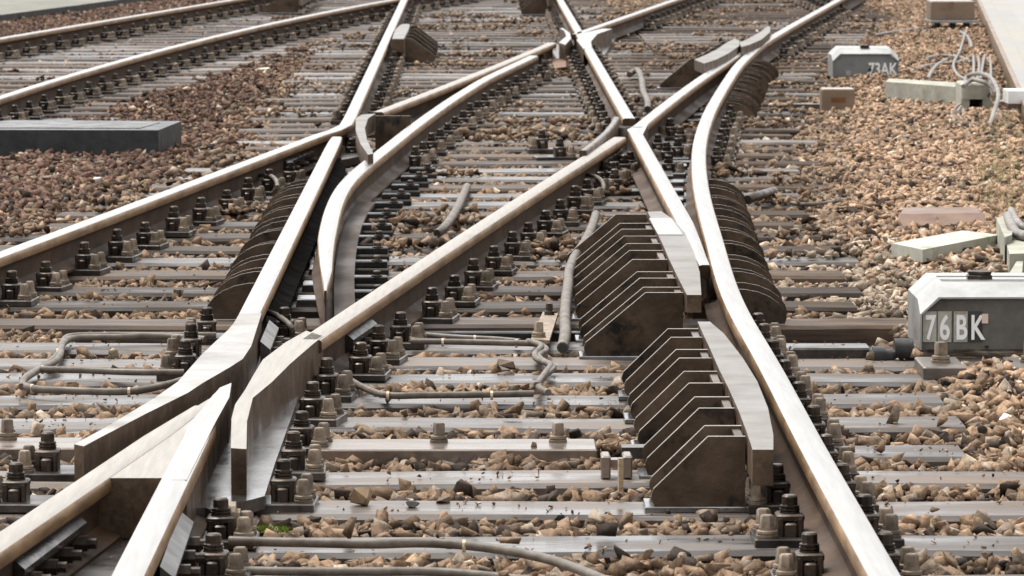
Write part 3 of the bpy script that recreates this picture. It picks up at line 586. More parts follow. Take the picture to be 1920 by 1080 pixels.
a, b = at(590, 833, .02), at(1118, 833, .02)
m = MB(); m.box(((a.x + b.x) / 2, a.y, -.01), (b.x - a.x, .23, .06), bev=.004); part(m, 'bar', M['tie'], tb)
def bolt_at(par, p, z0, nm='bolt', s=1.0, mt='screw'):
    m = MB(); m.lathe((p.x, p.y, z0), [(.026 * s, 0), (.026 * s, .007 * s), (.022 * s, .009 * s), (.025 * s, .011 * s), (.024 * s, .018 * s), (.017 * s, .020 * s), (.017 * s, .024 * s)], 14)
    m.lathe((p.x, p.y, z0 + .024 * s), [(.019 * s, 0), (.018 * s, .028 * s), (.015 * s, .031 * s)], 4, rz=.35); return part(m, nm, M[mt], par, True)
bolt_at(tb, at(823, 829, .02), .02, s=.95); bolt_at(tb, at(1046, 829, .02), .02, s=.95)
m = MB(); a = at(1128, 838, .08); 
for dx in (.01, .065): m.box((a.x + dx, a.y, .035), (.024, .10, .055), bev=.004)
m.box((a.x + .04, a.y, .04), (.06, .05, .02)); part(m, 'clevis', M['tie'], tb)
m = MB(); a = at(1140, 840, .10); m.box((a.x + .03, a.y - .06, .04), (.012, .012, .085), .2); part(m, 'wood_splinter', M['wood'], tb)
m = MB(); a, b = at(1165, 836, .05), at(1225, 836, .05); m.box(((a.x + b.x) / 2, a.y, .035), (b.x - a.x, .07, .03)); part(m, 'bar', M['platem'], tb)
tb2 = empty('tie_bar', at(60, 850, 0), 'end of a flat brown steel bar with one bolt at the left edge', 'tie bar')
a, b = at(-60, 830, .02), at(150, 830, .02); m = MB(); m.box(((a.x + b.x) / 2, a.y, -.01), (b.x - a.x, .23, .06), bev=.004); part(m, 'bar', M['tie'], tb2); bolt_at(tb2, at(14, 824, .02), .02)
# flat bracket with two bolts by the hose
fb = empty('flat_bracket', at(1022, 620, 0), 'flat brown steel plate with two bolts left of the upright hose end', 'bracket plate')
m = MB(); m.prism(pxy([(995, 636), (1030, 638), (1046, 588), (1018, 584)], .04), .028, .04); part(m, 'plate', M['screw'], fb)
bolt_at(fb, at(1010, 632, .04), .04, s=.9); bolt_at(fb, at(1030, 590, .04), .04, s=.7, mt='clip')
# ------------------------------------------------------------------ fishplates
def fishplate(p0, p1, side, label, z=.125, nb=4, off=.0):
    a, b = at(*p0, z), at(*p1, z); d = (b - a).normalized(); nrm = Vector((d.y, -d.x, 0)) * side
    root = empty('fishplate', ((a.x + b.x) / 2, (a.y + b.y) / 2, 0), label, 'fishplate', 'bolted fishplates')
    m = MB(); q = []; L = (b - a).length
    for t in (0, 1):
        o = a + d * L * t
        q += [o + nrm * .0 + Vector((0, 0, 0)), o + nrm * .03 + Vector((0, 0, -.025)), o + nrm * .028 + Vector((0, 0, -.04)), o + nrm * .0 + Vector((0, 0, -.075))]
    m.add(q, [(0, 1, 2, 3), (7, 6, 5, 4), (0, 4, 5, 1), (1, 5, 6, 2), (2, 6, 7, 3), (3, 7, 4, 0)]); part(m, 'bar', M['platem'], root)
    for k in range(nb):
        c = a + d * (L * (k + .5) / nb) + Vector((0, 0, -.06)); m = MB(); m.tube([c, c + nrm * .02, c + nrm * .021, c + nrm * .048], [.024, .024, .019, .019], 6); m.tube([c + nrm * .048, c + nrm * .068], .012, 8); part(m, 'bolt', M['clip'], root)
fishplate((20, 1045), (138, 958), 1, 'dark fishplate with big nuts inside the rail at the bottom left corner', .118, 4)
fishplate((300, 1062), (338, 958), 1, 'narrow shiny fishplate with nuts right of the bright nose rail at the bottom edge', .118, 4)
fishplate((645, 622), (690, 592), 1, 'short fishplate hanging on the diagonal rail just before the wing rail', .12, 3)
fishplate((528, 296), (578, 274), 1, 'fishplate under the kinked rusty rail left of the black slatted gap', .12, 3)
fishplate((1118, 296), (1158, 272), 1, 'fishplate under the upper end of the long diagonal rail', .12, 3)
fishplate((488, 640), (505, 600), 1, 'fishplate with dark nuts right of the bright rail, above the throat of the crossing', .12, 4)
fishplate((1395, 330), (1408, 245), 1, 'long thin fishplate outside the curved rail between the two plate fans', .13, 4) if False else None
# ------------------------------------------------------------------ switch boxes
def txt(s, size, mt, par, loc, ext=.0012, name='lettering', squash=1.0):
    cu = bpy.data.curves.new('t', 'FONT'); cu.body = s; cu.size = size; cu.extrude = ext; cu.offset = size * .022
    o = bpy.data.objects.new('t', cu); COL.objects.link(o); bpy.context.view_layer.update()
    me = bpy.data.meshes.new_from_object(o.evaluated_get(bpy.context.evaluated_depsgraph_get())); bpy.data.objects.remove(o)
    me.materials.clear(); me.materials.append(M[mt]); q = bpy.data.objects.new(name, me); COL.objects.link(q)
    q.parent = par; q.location = loc; q.rotation_euler = (R(90), 0, 0); q.scale = (squash, 1, 1); return q
def switch_box(x0, x1, yf, depth, h, ch, zb, label, side, letters=None, frame=.012):
    root = empty('switch_box', ((x0 + x1) / 2, yf, 0), label, 'switch machine')
    w_ = x1 - x0
    def octo(e, zt): return [(x0 - e, zb), (x0 - e, h - ch + e * .4), (x0 + ch * 1.15 - e, h + e), (x1 - ch * 1.15 + e, h + e), (x1 + e, h - ch + e * .4), (x1 + e, zb)]
    m = MB()
    def ext(poly, ya, yb, mi):
        n = len(poly); a = [(p[0], ya, p[1]) for p in poly]; b = [(p[0], yb, p[1]) for p in poly]
        m.add(a + b, [tuple(range(n))[::-1], tuple(range(n, 2 * n))] + [(i, (i + 1) % n, n + (i + 1) % n, n + i) for i in range(n)], mi)
    h0 = h - .04
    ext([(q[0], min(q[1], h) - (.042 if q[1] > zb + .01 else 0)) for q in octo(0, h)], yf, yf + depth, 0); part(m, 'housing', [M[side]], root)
    # cover shell: a front lip that slopes up to the lid
    m = MB(); n = 6
    secs = [(yf - .02, .007, -.040), (yf + .075, .007, 0), (yf + depth + .005, .007, 0)]
    A_ = [[(q[0], y_, q[1] + (dz_ if q[1] > zb + .01 else 0)) for q in octo(e_, h)] for y_, e_, dz_ in secs]
    I_ = [[(q[0], y_, q[1] + (dz_ if q[1] > zb + .01 else 0)) for q in octo(.0015, h - .006)] for y_, e_, dz_ in secs]
    a = sum(A_, []) + sum(I_, []); fs = []; o3 = 18
    for t in range(2):
        for i in range(5): fs += [(t * n + i, t * n + n + i, t * n + n + i + 1, t * n + i + 1), (o3 + t * n + i, o3 + t * n + i + 1, o3 + t * n + n + i + 1, o3 + t * n + n + i)]
    for i in range(5): fs += [(i, i + 1, o3 + i + 1, o3 + i), (12 + i + 1, 12 + i, o3 + 12 + i, o3 + 13 + i)]
    m.add(a, fs)
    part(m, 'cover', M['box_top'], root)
    return root
p = at(1728, 655, .03); s76x0 = at(1728, 655, .03).x; sx1 = s76x0 + .58
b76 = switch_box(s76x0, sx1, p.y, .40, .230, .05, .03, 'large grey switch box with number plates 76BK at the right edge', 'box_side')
for k, (ch_, px) in enumerate(zip('76BK', (1743, 1771, 1801, 1829))):
    yy_ = p.y - .004; v0 = at(px - 13.5, 600, .1).x * p.y / at(px - 13.5, 600, .1).y; v1 = at(px + 13.5, 600, .1).x * p.y / at(px + 13.5, 600, .1).y
    z0 = CH - (CH - .03) * (641 + 261) / (655 + 261) ; z1 = CH - (CH - .03) * (583 + 261) / (655 + 261)
    m = MB(); m.box(((v0 + v1) / 2, p.y - .003, (z0 + z1) / 2), (v1 - v0 - .002, .005, z1 - z0), bev=0); pl = part(m, 'number_plate', M['yellowed' if ch_ != 'K' else 'plateblack'], b76)
    txt(ch_, .108, 'white', pl, Vector((v0 + .006 + (.002 if ch_ == '7' else 0), p.y - .0068, z0 + .010)) - b76.location, .001, 'numeral' if ch_ in '76' else 'letter', .62)
m = MB(); a = at(1846, 655, .03); m.box((a.x, p.y - .006, .128), (.02, .004, .03), 0); part(m, 'paint_scuff', M['pink'], b76)
m = MB(); c = at(1836, 517, .25); m.lathe((c.x, c.y, .237), [(.045, 0), (.045, .015), (.04, .018), (.042, .022), (.042, .028), (.02, .03)], 6); part(m, 'cap_nut', M['clip'], b76)
m = MB(); m.box((s76x0 + .3, p.y + .14, .2385), (.46, .018, .004)); m.box((s76x0 + .3, p.y + .26, .2385), (.46, .014, .004)); m.box((s76x0 + .3, p.y + .10, .2385), (.46, .012, .004)); part(m, 'lid_rib', M['box_top'], b76)
m = MB(); m.lathe((at(1850, 655, .03).x, p.y - .004, .035), [(.006, 0), (.006, .008)], 8); part(m, 'stud', M['clip'], b76)
for (px, py, lb) in ((1770, 690, 'pale square plate with a hex bolt in front of the big grey switch box'), (1938, 690, 'second pale bolted plate cut by the right edge in front of the big switch box')):
    c = at(px, py, .03); root = empty('mounting_plate', (c.x, c.y, 0), lb, 'mounting plate')
    m = MB(); m.box((c.x, c.y + .12, .018), (.13, .42 - .12, .036), bev=.004, mt=None); part(m, 'plate', M['cast'], root); q = Vector((c.x, c.y + .1, 0)); bolt_at(root, q, .036, s=1.15)
c = at(1562, 145, .0); c2_ = at(1683, 145, 0)
b73 = switch_box(c.x, c2_.x, c.y, .41, .205, .05, .0, 'pale grey switch box painted 73AK in the upper right', 'box_pale')
sc_ = F / c.y
txt('73AK', .125, 'white', b73, Vector((at(1628, 145).x + .0, c.y - .006, .018)) - b73.location, .002, 'lettering', .72)
m = MB(); m.box(((c.x + c2_.x) / 2 - .0, c.y + .08, .222), (.065, .05, .018), bev=.003); part(m, 'cap_nut', M['clip'], b73)
m = MB(); m.box((at(1582, 140).x, c.y - .006, .03), (.035, .008, .035)); part(m, 'latch', M['box_top'], b73)
m = MB(); m.tube([(at(1622, 140).x, c.y - .001, .055), (at(1622, 140).x, c.y - .012, .055)], .012, 8); part(m, 'stud', M['clip'], b73)
# far brownish box at the top right
c = at(1745, 58); c2_ = at(1828, 58)
bb = empty('relay_box', ((c.x + c2_.x) / 2, c.y, 0), 'beige brown metal box on a grey base at the top right beside the platform', 'equipment box')
m = MB(); m.box(((c.x + c2_.x) / 2, c.y + .25, .19), (c2_.x - c.x, .5, .17), bev=.008, mt=1); part(m, 'housing', [M['brownbox'], M['box_top']], bb)
m = MB(); m.box(((c.x + c2_.x) / 2, c.y + .20, .088), (c2_.x - c.x + .02, .58, .022), bev=.004); part(m, 'flange', M['box_pale'], bb)
for s_ in (-.14, 0, .13): m = MB(); m.box(((c.x + c2_.x) / 2 + s_, c.y + .05, .038), (.05, .12, .077)); part(m, 'foot', M['black'], bb)
# rusty plate box
c = at(1541, 210); c2_ = at(1603, 210); rb = empty('junction_box', ((c.x + c2_.x) / 2, c.y, 0), 'small square rust stained metal box standing in the ballast below the pale switch box', 'junction box')
m = MB(); m.box(((c.x + c2_.x) / 2, c.y + .1, .072), (c2_.x - c.x, .2, .144), bev=.006, mt=1); part(m, 'housing', [M['brownbox'], M['box_top']], rb)
m = MB(); m.box(((c.x + c2_.x) / 2, c.y - .0015, .075), (.09, .003, .03)); part(m, 'rust_patch', M['orange'], rb)
m = MB(); a, b = at(1487, 205), at(1541, 205); m.box(((a.x + b.x) / 2, a.y, .02), (b.x - a.x, .1, .03)); tag(m.build('stub_rod', M['platem']), 'short brown rod left of the small rust stained box', 'rod')
# red brown cover
def hull(name, bottom, top, z0, z1, mt, label, cat):
    a = [at(x, y, z0) for x, y in bottom]; b = [at(x, y, z1) for x, y in top]; m = MB(); n = len(a)
    m.add([tuple(v) for v in a + b], [tuple(range(n))[::-1], tuple(range(n, 2 * n))] + [(i, (i + 1) % n, n + (i + 1) % n, n + i) for i in range(n)])
    o = m.build(name, M[mt], smooth=False); tag(o, label, cat); return o
rc = empty('cable_cover', at(1765, 428), 'rusty red brown trough shaped cover lying above the mossy slab', 'cover')
a = [at(x, y, .02) for x, y in ((1676, 426), (1856, 424), (1848, 402), (1684, 404))]; b = [at(x, y, .068) for x, y in ((1690, 401), (1838, 399), (1830, 388), (1696, 389))]
m = MB(); m.add([tuple(v) for v in a + b], [(3, 2, 1, 0), (4, 5, 6, 7), (0, 1, 5, 4), (1, 2, 6, 5), (2, 3, 7, 6), (3, 0, 4, 7)]); part(m, 'cover', M['redcover'], rc)
m = MB(); m.prism(pxy([(1652, 430), (1862, 428), (1852, 396), (1662, 400)], .02), .0, .02); part(m, 'flange', M['redcover'], rc)
m = MB(); m.prism([tuple(p_) for p_ in pxy([(1672, 456), (1730, 468), (1874, 440), (1805, 432)], .07)], .02, .07, 0); tag(m.build('concrete_slab', M['moss_conc']), 'greenish white concrete slab lying tilted under the red brown cover', 'concrete slab')
# concrete channel post at the right edge
cp_ = empty('cable_channel', at(1900, 510), 'pale concrete cable channel element at the right edge above the big switch box', 'concrete channel')
m = MB(); m.prism(pxy([(1868, 408), (1885, 404), (1900, 428), (1897, 440), (1884, 445)], .13), .0, .13); m.prism(pxy([(1884, 446), (1899, 436), (1960, 436), (1960, 474), (1893, 476)], .10), .0, .10); m.prism(pxy([(1890, 516), (1906, 490), (1918, 490), (1916, 516)], .08), .0, .08); part(m, 'channel_wall', M['concrete'], cp_)
tubething('cable', [(1890, 405), (1898, 425), (1912, 440), (1960, 446)], [.14, .14, .12, .13], .02, 'thick grey cable bent over the concrete channel at the right edge', 'cable', 'cable')
tubething('cable', [(1896, 395), (1906, 415), (1930, 436)], [.10, .15, .12], .016, 'thinner grey cable beside the bent one over the channel at the right edge', 'cable', 'cable')
# concrete trough & post, upper right
ct = at(1662, 197); m = MB()
m.prism(pxy([(1660, 153), (1795, 163), (1800, 155), (1668, 147)], .13), .015, .13); tag(m.build('concrete_beam', M['concrete']), 'long pale concrete beam lying left of the cable knot', 'concrete beam')
c = at(1803, 210); c2_ = at(1858, 210); pt = empty('concrete_marker', ((c.x + c2_.x) / 2, c.y, 0), 'squat pale concrete block with a dark opening under the knotted cables', 'concrete block')
w_ = c2_.x - c.x; cx = (c.x + c2_.x) / 2
m = MB(); m.box((cx, c.y + .2, .13), (w_, .4, .10), bev=.012); m.box((cx - w_ / 2 + .025, c.y + .2, .04), (.05, .38, .08)); m.box((cx + w_ / 2 - .025, c.y + .2, .04), (.05, .38, .08)); m.box((cx, c.y + .36, .04), (w_ - .1, .04, .08)); part(m, 'block', M['concrete'], pt)
CB = [([(1815, 50), (1806, 75), (1800, 95), (1788, 120), (1795, 140), (1815, 150)], [.02, .05, .05, .05, .1, .18], 'left outer'), ([(1825, 105), (1826, 125), (1824, 148)], [.02, .08, .15], 'first upright'), ([(1834, 105), (1836, 125), (1832, 150)], [.02, .08, .16], 'second upright'), ([(1846, 104), (1842, 125), (1838, 148)], [.02, .08, .17], 'third upright'), ([(1856, 105), (1858, 130), (1856, 165), (1852, 190)], [.02, .06, .14, .05], 'rightmost upright'),
      ([(1812, 160), (1812, 145), (1830, 138), (1852, 142), (1866, 158), (1872, 180), (1864, 210), (1855, 235), (1850, 240)], [.16, .2, .23, .23, .2, .15, .08, .03, .0], 'big looped'), ([(1806, 162), (1822, 150), (1838, 152), (1860, 162), (1868, 175)], [.17, .2, .2, .17, .14], 'inner looped'), ([(1800, 196), (1790, 205), (1784, 218), (1800, 236), (1830, 250), (1850, 262)], [.05, .03, .03, .01, .01, 0], 'left hanging'), ([(1802, 200), (1796, 212), (1806, 228), (1832, 246), (1846, 258)], [.05, .03, .02, .01, 0], 'second left hanging'), ([(1806, 206), (1812, 222), (1836, 238), (1856, 252)], [.04, .02, .01, 0], 'lower'), ([(1868, 200), (1880, 225), (1896, 246), (1905, 262)], [.05, .02, .01, 0], 'low right'), ([(1876, 222), (1890, 238), (1912, 258)], [.03, .01, 0], 'lowest right'),
      ([(1860, 196), (1880, 190), (1900, 176), (1912, 168)], [.06, .05, .04, .02], 'tan right')]
for pts, zs, nm in CB: tubething('cable', pts, zs, .010 if 'loop' not in nm else .014, nm + ' grey cable of the knot on the concrete block in the upper right', 'cable', 'cable', group='cables knotted on the concrete block')
for pts, nm in (([(1735, 110), (1765, 104), (1800, 108), (1820, 118)], 'thin dark cable lying below the beige box'), ([(1715, 130), (1745, 122), (1790, 118), (1815, 112)], 'pale thin cable lying left of the cable knot'), ([(1740, 148), (1748, 132), (1760, 120), (1775, 112)], 'pale cable rising from the concrete beam'), ([(1640, 66), (1690, 58), (1760, 50)], 'thin grey cable running to the beige box'), ([(1800, 60), (1815, 70), (1822, 90)], 'pale cable below the beige box')):
    tubething('cable', pts, .03, .014, nm, 'cable', 'cable')
tubething('cable', [(1400, 373), (1425, 364), (1450, 358), (1466, 370), (1490, 382), (1540, 382), (1600, 372), (1660, 364)], [.05, .06, .05, .03, .01, .01, .01, .0], .010, 'thin brown cable leaving the right plate fan across the ballast', 'cable', 'hose')
tubething('cable_sleeve', [(1402, 374), (1425, 366), (1452, 358)], [.05, .06, .05], .02, 'thick black sleeve on the cable at the right plate fan', 'cable sleeve', 'clip')
m = MB(); m.box((at(1912, 210).x, at(1912, 210).y, .10), (.18, .3, .08), m=0); m.box((at(1912, 210).x, at(1912, 210).y, .03), (.178, .298, .058), m=1); tag(m.build('kerb_brick', [M['white'], M['redcover']]), 'white topped red brick lying at the right edge near the platform', 'brick')
# ------------------------------------------------------------------ hoses
def openpipe(name, pts, zs, r, label):
    o = tubething(name, pts, zs, r, label, 'hose', 'hose')
    return o
def hose_with_hole(pts, zs, r, label):
    root = empty('hose', at(pts[-1][0], pts[-1][1], 0), label, 'hose')
    o = tubething('tube', pts, zs, r, None, None, 'hose', parent=root)
    P1 = at(*pts[-1], zs[-1]); P0 = at(*pts[-2], zs[-2]); d = (P1 - P0).normalized(); m = MB(); m.tube([P1 - d * .01, P1 + d * .003], r * .8, 12); part(m, 'opening', M['plateblack'], root)  # solid black disc paints the darkness inside the hose end
    return root
hose_with_hole([(1117, 402), (1110, 425), (1096, 455), (1078, 482), (1067, 510), (1065, 535), (1061, 565), (1059, 600), (1060, 625), (1055, 652)], [.04, .06, .06, .06, .06, .06, .06, .06, .055, .03], .019, 'long thick grey hose winding down left of the bracket plates to an open end')
hose_with_hole([(876, 350), (868, 368), (858, 390), (845, 412), (832, 428), (820, 438)], [.02, .05, .05, .05, .05, .035], .019, 'short thick grey hose with an open end between the blade and the diagonal rail')
hose_with_hole([(1180, 140), (1195, 132), (1203, 150), (1206, 172), (1214, 190), (1214, 205)], [.03, .06, .06, .06, .05, .03], .022, 'short bent hose in the upper right of centre between the two crossings')
def strapped(pts, z, r, label, straps, name='cable_conduit'):
    root = empty(name, at(pts[0][0], pts[0][1], 0), label, 'cable conduit')
    tubething('tube', pts, z, r, None, None, 'hose', parent=root)
    for (x, y) in straps:
        a = at(x, y, .03); m = MB(); m.tube([(a.x - .004, a.y, a.z - .002), (a.x + .004, a.y, a.z - .002)], r * 1.35, 10); part(m, 'strap', M['strap'], root)
strapped([(800, 628), (850, 632), (930, 636), (975, 640)], .03, .009, 'upper thin conduit with a pale strap above the winding pair', [(890, 634)])
strapped([(770, 640), (860, 641), (950, 643), (1005, 645), (1025, 656), (1010, 668), (1024, 680), (1038, 690), (1020, 706), (1010, 725), (1028, 736)], .03, .010, 'conduit that kinks twice in a zigzag left of the bracket plates', [(830, 641), (968, 643)])
strapped([(990, 640), (1015, 648), (1003, 664), (1008, 674), (1032, 684), (1022, 700), (1006, 722)], .035, .010, 'second zigzag conduit running tight beside the first', [])
strapped([(640, 702), (680, 726), (725, 741), (800, 741), (900, 740), (1000, 738)], .028, .010, 'long conduit lying straight across the sleeper in front of the zigzag', [(727, 741), (922, 740)])
strapped([(405, 628), (300, 628), (200, 628), (135, 630), (118, 640), (108, 665), (75, 690), (50, 705), (40, 725)], .03, .010, 'thin conduit turning down in a corner on the left, outer of two', [(108, 660)])
strapped([(385, 636), (300, 630), (230, 632), (130, 636), (112, 668), (100, 680), (70, 695), (42, 716), (60, 728), (120, 732), (240, 734), (310, 722), (345, 712)], .03, .011, 'thicker conduit looping round the left sleepers below the plate fan', [(60, 728), (242, 734)])
strapped([(345, 698), (250, 698), (150, 694), (76, 692)], .034, .010, 'middle straight conduit left of the broad wing rail', [(80, 692)])
strapped([(430, 1014), (500, 1016), (600, 1018), (700, 1020), (790, 1018), (870, 1022), (960, 1034), (1040, 1052), (1110, 1078), (1160, 1100)], .03, .011, 'long hose curving across the lowest sleeper towards the bottom edge', [(870, 1022)])
strapped([(455, 1070), (560, 1072), (700, 1072), (850, 1074), (1100, 1100)], .02, .010, 'lower hose running along the bottom edge', [])
strapped([(480, 580), (500, 585), (525, 595), (545, 612), (548, 628)], [.05, .07, .08, .06, .03], .010, 'bent brown conduit arching over nuts above the throat of the crossing', [])
strapped([(480, 330), (500, 328), (515, 335), (520, 350), (512, 362)], [.08, .09, .09, .07, .03], .010, 'small arched conduit at the upper end of the left plate fan', [])
strapped([(1090, 330), (1105, 328), (1125, 336), (1132, 350), (1128, 364)], [.08, .09, .08, .06, .03], .010, 'small arched conduit under the upper end of the long diagonal rail', [])
# ring clamps on the conduits by the wing rail
for (x, y, lb) in ((664, 706, 'upright ring clamp holding a conduit right of the wing rail'), (425, 1018, 'upright ring clamp holding the hose below the square ended wing rail')):
    c = at(x, y, .0); root = empty('ring_clamp', c, lb, 'pipe clamp'); m = MB()
    m.tube([(c.x + .0, c.y, .06), (c.x + .022, c.y, .06)], .036, 14); m.box((c.x + .011, c.y, .025), (.022, .05, .05)); m.tube([(c.x + .022, c.y, .06), (c.x + .032, c.y, .06)], .02, 10); part(m, 'ring', M['screw'], root, False)
# ------------------------------------------------------------------ dark stone block, left
blk = empty('cable_pit_cover', at(150, 292), 'long dark grey stone cable pit block with a lid on top at the left edge', 'stone block')
zt = .14; m = MB(); m.prism(pxy([(297, 244), (340, 227), (20, 225), (-160, 243)], zt), -.02, zt, 0, 1); part(m, 'block', [M['darkblock'], M['blocktop']], blk)
m = MB(); m.prism(pxy([(262, 240), (300, 229), (40, 228), (-60, 239)], zt + .004), zt, zt + .004); part(m, 'lid', M['platem'], blk)
# ------------------------------------------------------------------ platform on the right
M['pave'] = None
def brickmat(name, c1, c2, c3, sx, sy, rz):
    m = bpy.data.materials.new(name); m.use_nodes = True; n = m.node_tree; L = n.links; b = n.nodes['Principled BSDF']
    g = N(n, 'ShaderNodeNewGeometry'); mp = N(n, 'ShaderNodeMapping'); mp.inputs['Rotation'].default_value = (0, 0, rz); L.new(g.outputs['Position'], mp.inputs[0])
    bt = N(n, 'ShaderNodeTexBrick'); bt.inputs['Scale'].default_value = 1; bt.inputs['Brick Width'].default_value = sx; bt.inputs['Row Height'].default_value = sy; bt.inputs['Mortar Size'].default_value = .008
    bt.inputs['Color1'].default_value = (*c1, 1); bt.inputs['Color2'].default_value = (*c2, 1); bt.inputs['Mortar'].default_value = (.2, .18, .15, 1); L.new(mp.outputs[0], bt.inputs['Vector'])
    no = N(n, 'ShaderNodeTexNoise'); no.inputs['Scale'].default_value = 5; no.inputs['Detail'].default_value = 6; L.new(g.outputs['Position'], no.inputs['Vector'])
    mx = N(n, 'ShaderNodeMix', data_type='RGBA'); L.new(no.outputs[0], mx.inputs[0]); L.new(bt.outputs[0], mx.inputs[6]); mx.inputs[7].default_value = (*c3, 1); L.new(mx.outputs[2], b.inputs['Base Color'])
    b.inputs['Roughness'].default_value = .6; return m
e0, e1 = at(1826, 0), at(1893, 160); ed = (e1 - e0).normalized(); ea = math.atan2(ed.y, ed.x)
nr = Vector((-ed.y, ed.x, 0)); nr = nr if nr.x > 0 else -nr
A = e0 - ed * 12; B = e1 + ed * 8; PH = .09
pf = empty('platform', (A + B) / 2, 'low paved platform with a kerb along the right edge', 'platform')
def strip(o0, o1, z0, z1, nm, mt):
    m = MB(); q = [A + nr * o0, B + nr * o0, B + nr * o1, A + nr * o1]; m.prism([(v.x, v.y) for v in q], z0, z1); part(m, nm, mt, pf)
strip(0, .03, -.05, PH - .004, 'kerb', M['brownbox']); strip(.03, .30, -.05, PH, 'tile_row', brickmat('kerb_tiles', (.27, .235, .18), (.19, .195, .215), (.26, .245, .22), 1.0, .27, -ea)); strip(.30, 9, -.05, PH - .003, 'paving', brickmat('paving', (.23, .222, .205), (.27, .26, .24), (.25, .24, .22), .6, .3, -ea))
# pale walkway, far left corner
wk = pxy([(-900, 132), (-300, 62), (0, 28), (150, 9), (260, -6), (560, -45), (760, -80), (760, -120), (-2600, -120)], .05); m = MB(); m.prism(wk, -.03, .05, 1, 0)
tag(m.build('walkway', [M['path'], M['darkblock']]), None, None, None, 'structure')
# ------------------------------------------------------------------ ground
m = MB(); m.add([(-1500, -300, -.07), (1500, -300, -.07), (1500, 2500, -.07), (-1500, 2500, -.07)], [(0, 1, 2, 3)]); tag(m.build('ground', M['bed'], org=Vector((0, 0, 0))), None, None, None, 'structure')
# ------------------------------------------------------------------ ballast stones
def hull_template(npt, seed):
    import bmesh
    rg = random.Random(seed); bm = bmesh.new()
    for _ in range(npt):
        v = Vector((rg.uniform(-1, 1), rg.uniform(-1, 1), rg.uniform(-1, 1)))
        while v.length < .75: v = Vector((rg.uniform(-1, 1), rg.uniform(-1, 1), rg.uniform(-1, 1)))
        bm.verts.new(v * .9)
    bmesh.ops.convex_hull(bm, input=bm.verts); bmesh.ops.delete(bm, geom=[v for v in bm.verts if not v.link_faces], context='VERTS'); bmesh.ops.triangulate(bm, faces=bm.faces)
    bm.verts.ensure_lookup_table(); V = np.array([v.co[:] for v in bm.verts]); Fc = np.array([[v.index for v in f.verts] for f in bm.faces]); bm.free(); return V, Fc
def template(n, s):
    V, Fc = hull_template(n, s); return V, Fc
T_near = [hull_template(9 + s % 4, s) for s in range(24)]; T_far = [hull_template(8, s + 50) for s in range(12)]
def sm(a, b, x): return np.clip((x - a) / (b - a), 0, 1)
def vnoise(x, y, s, k=0):
    return (np.sin(x / s + 1.7 * np.sin(y / s * 1.3 + k)) * np.cos(y / s * .9 + 1.3 * np.sin(x / s * .7 + 2 * k)) + 1) / 2
BOXES = []   # exclusion polygons in world (x0,x1,y0,y1)
for o in COL.objects:
    pass
bp_ = b76.location; BOXES += [(s76x0 - .01, sx1, p.y - .02, p.y + .64), (b73.location.x - .25, b73.location.x + .25, b73.location.y - .02, b73.location.y + .64)]
L2l_ = np.vectorize(L2lo); SLA = np.array(SLY)
sbx = np.array(SB)
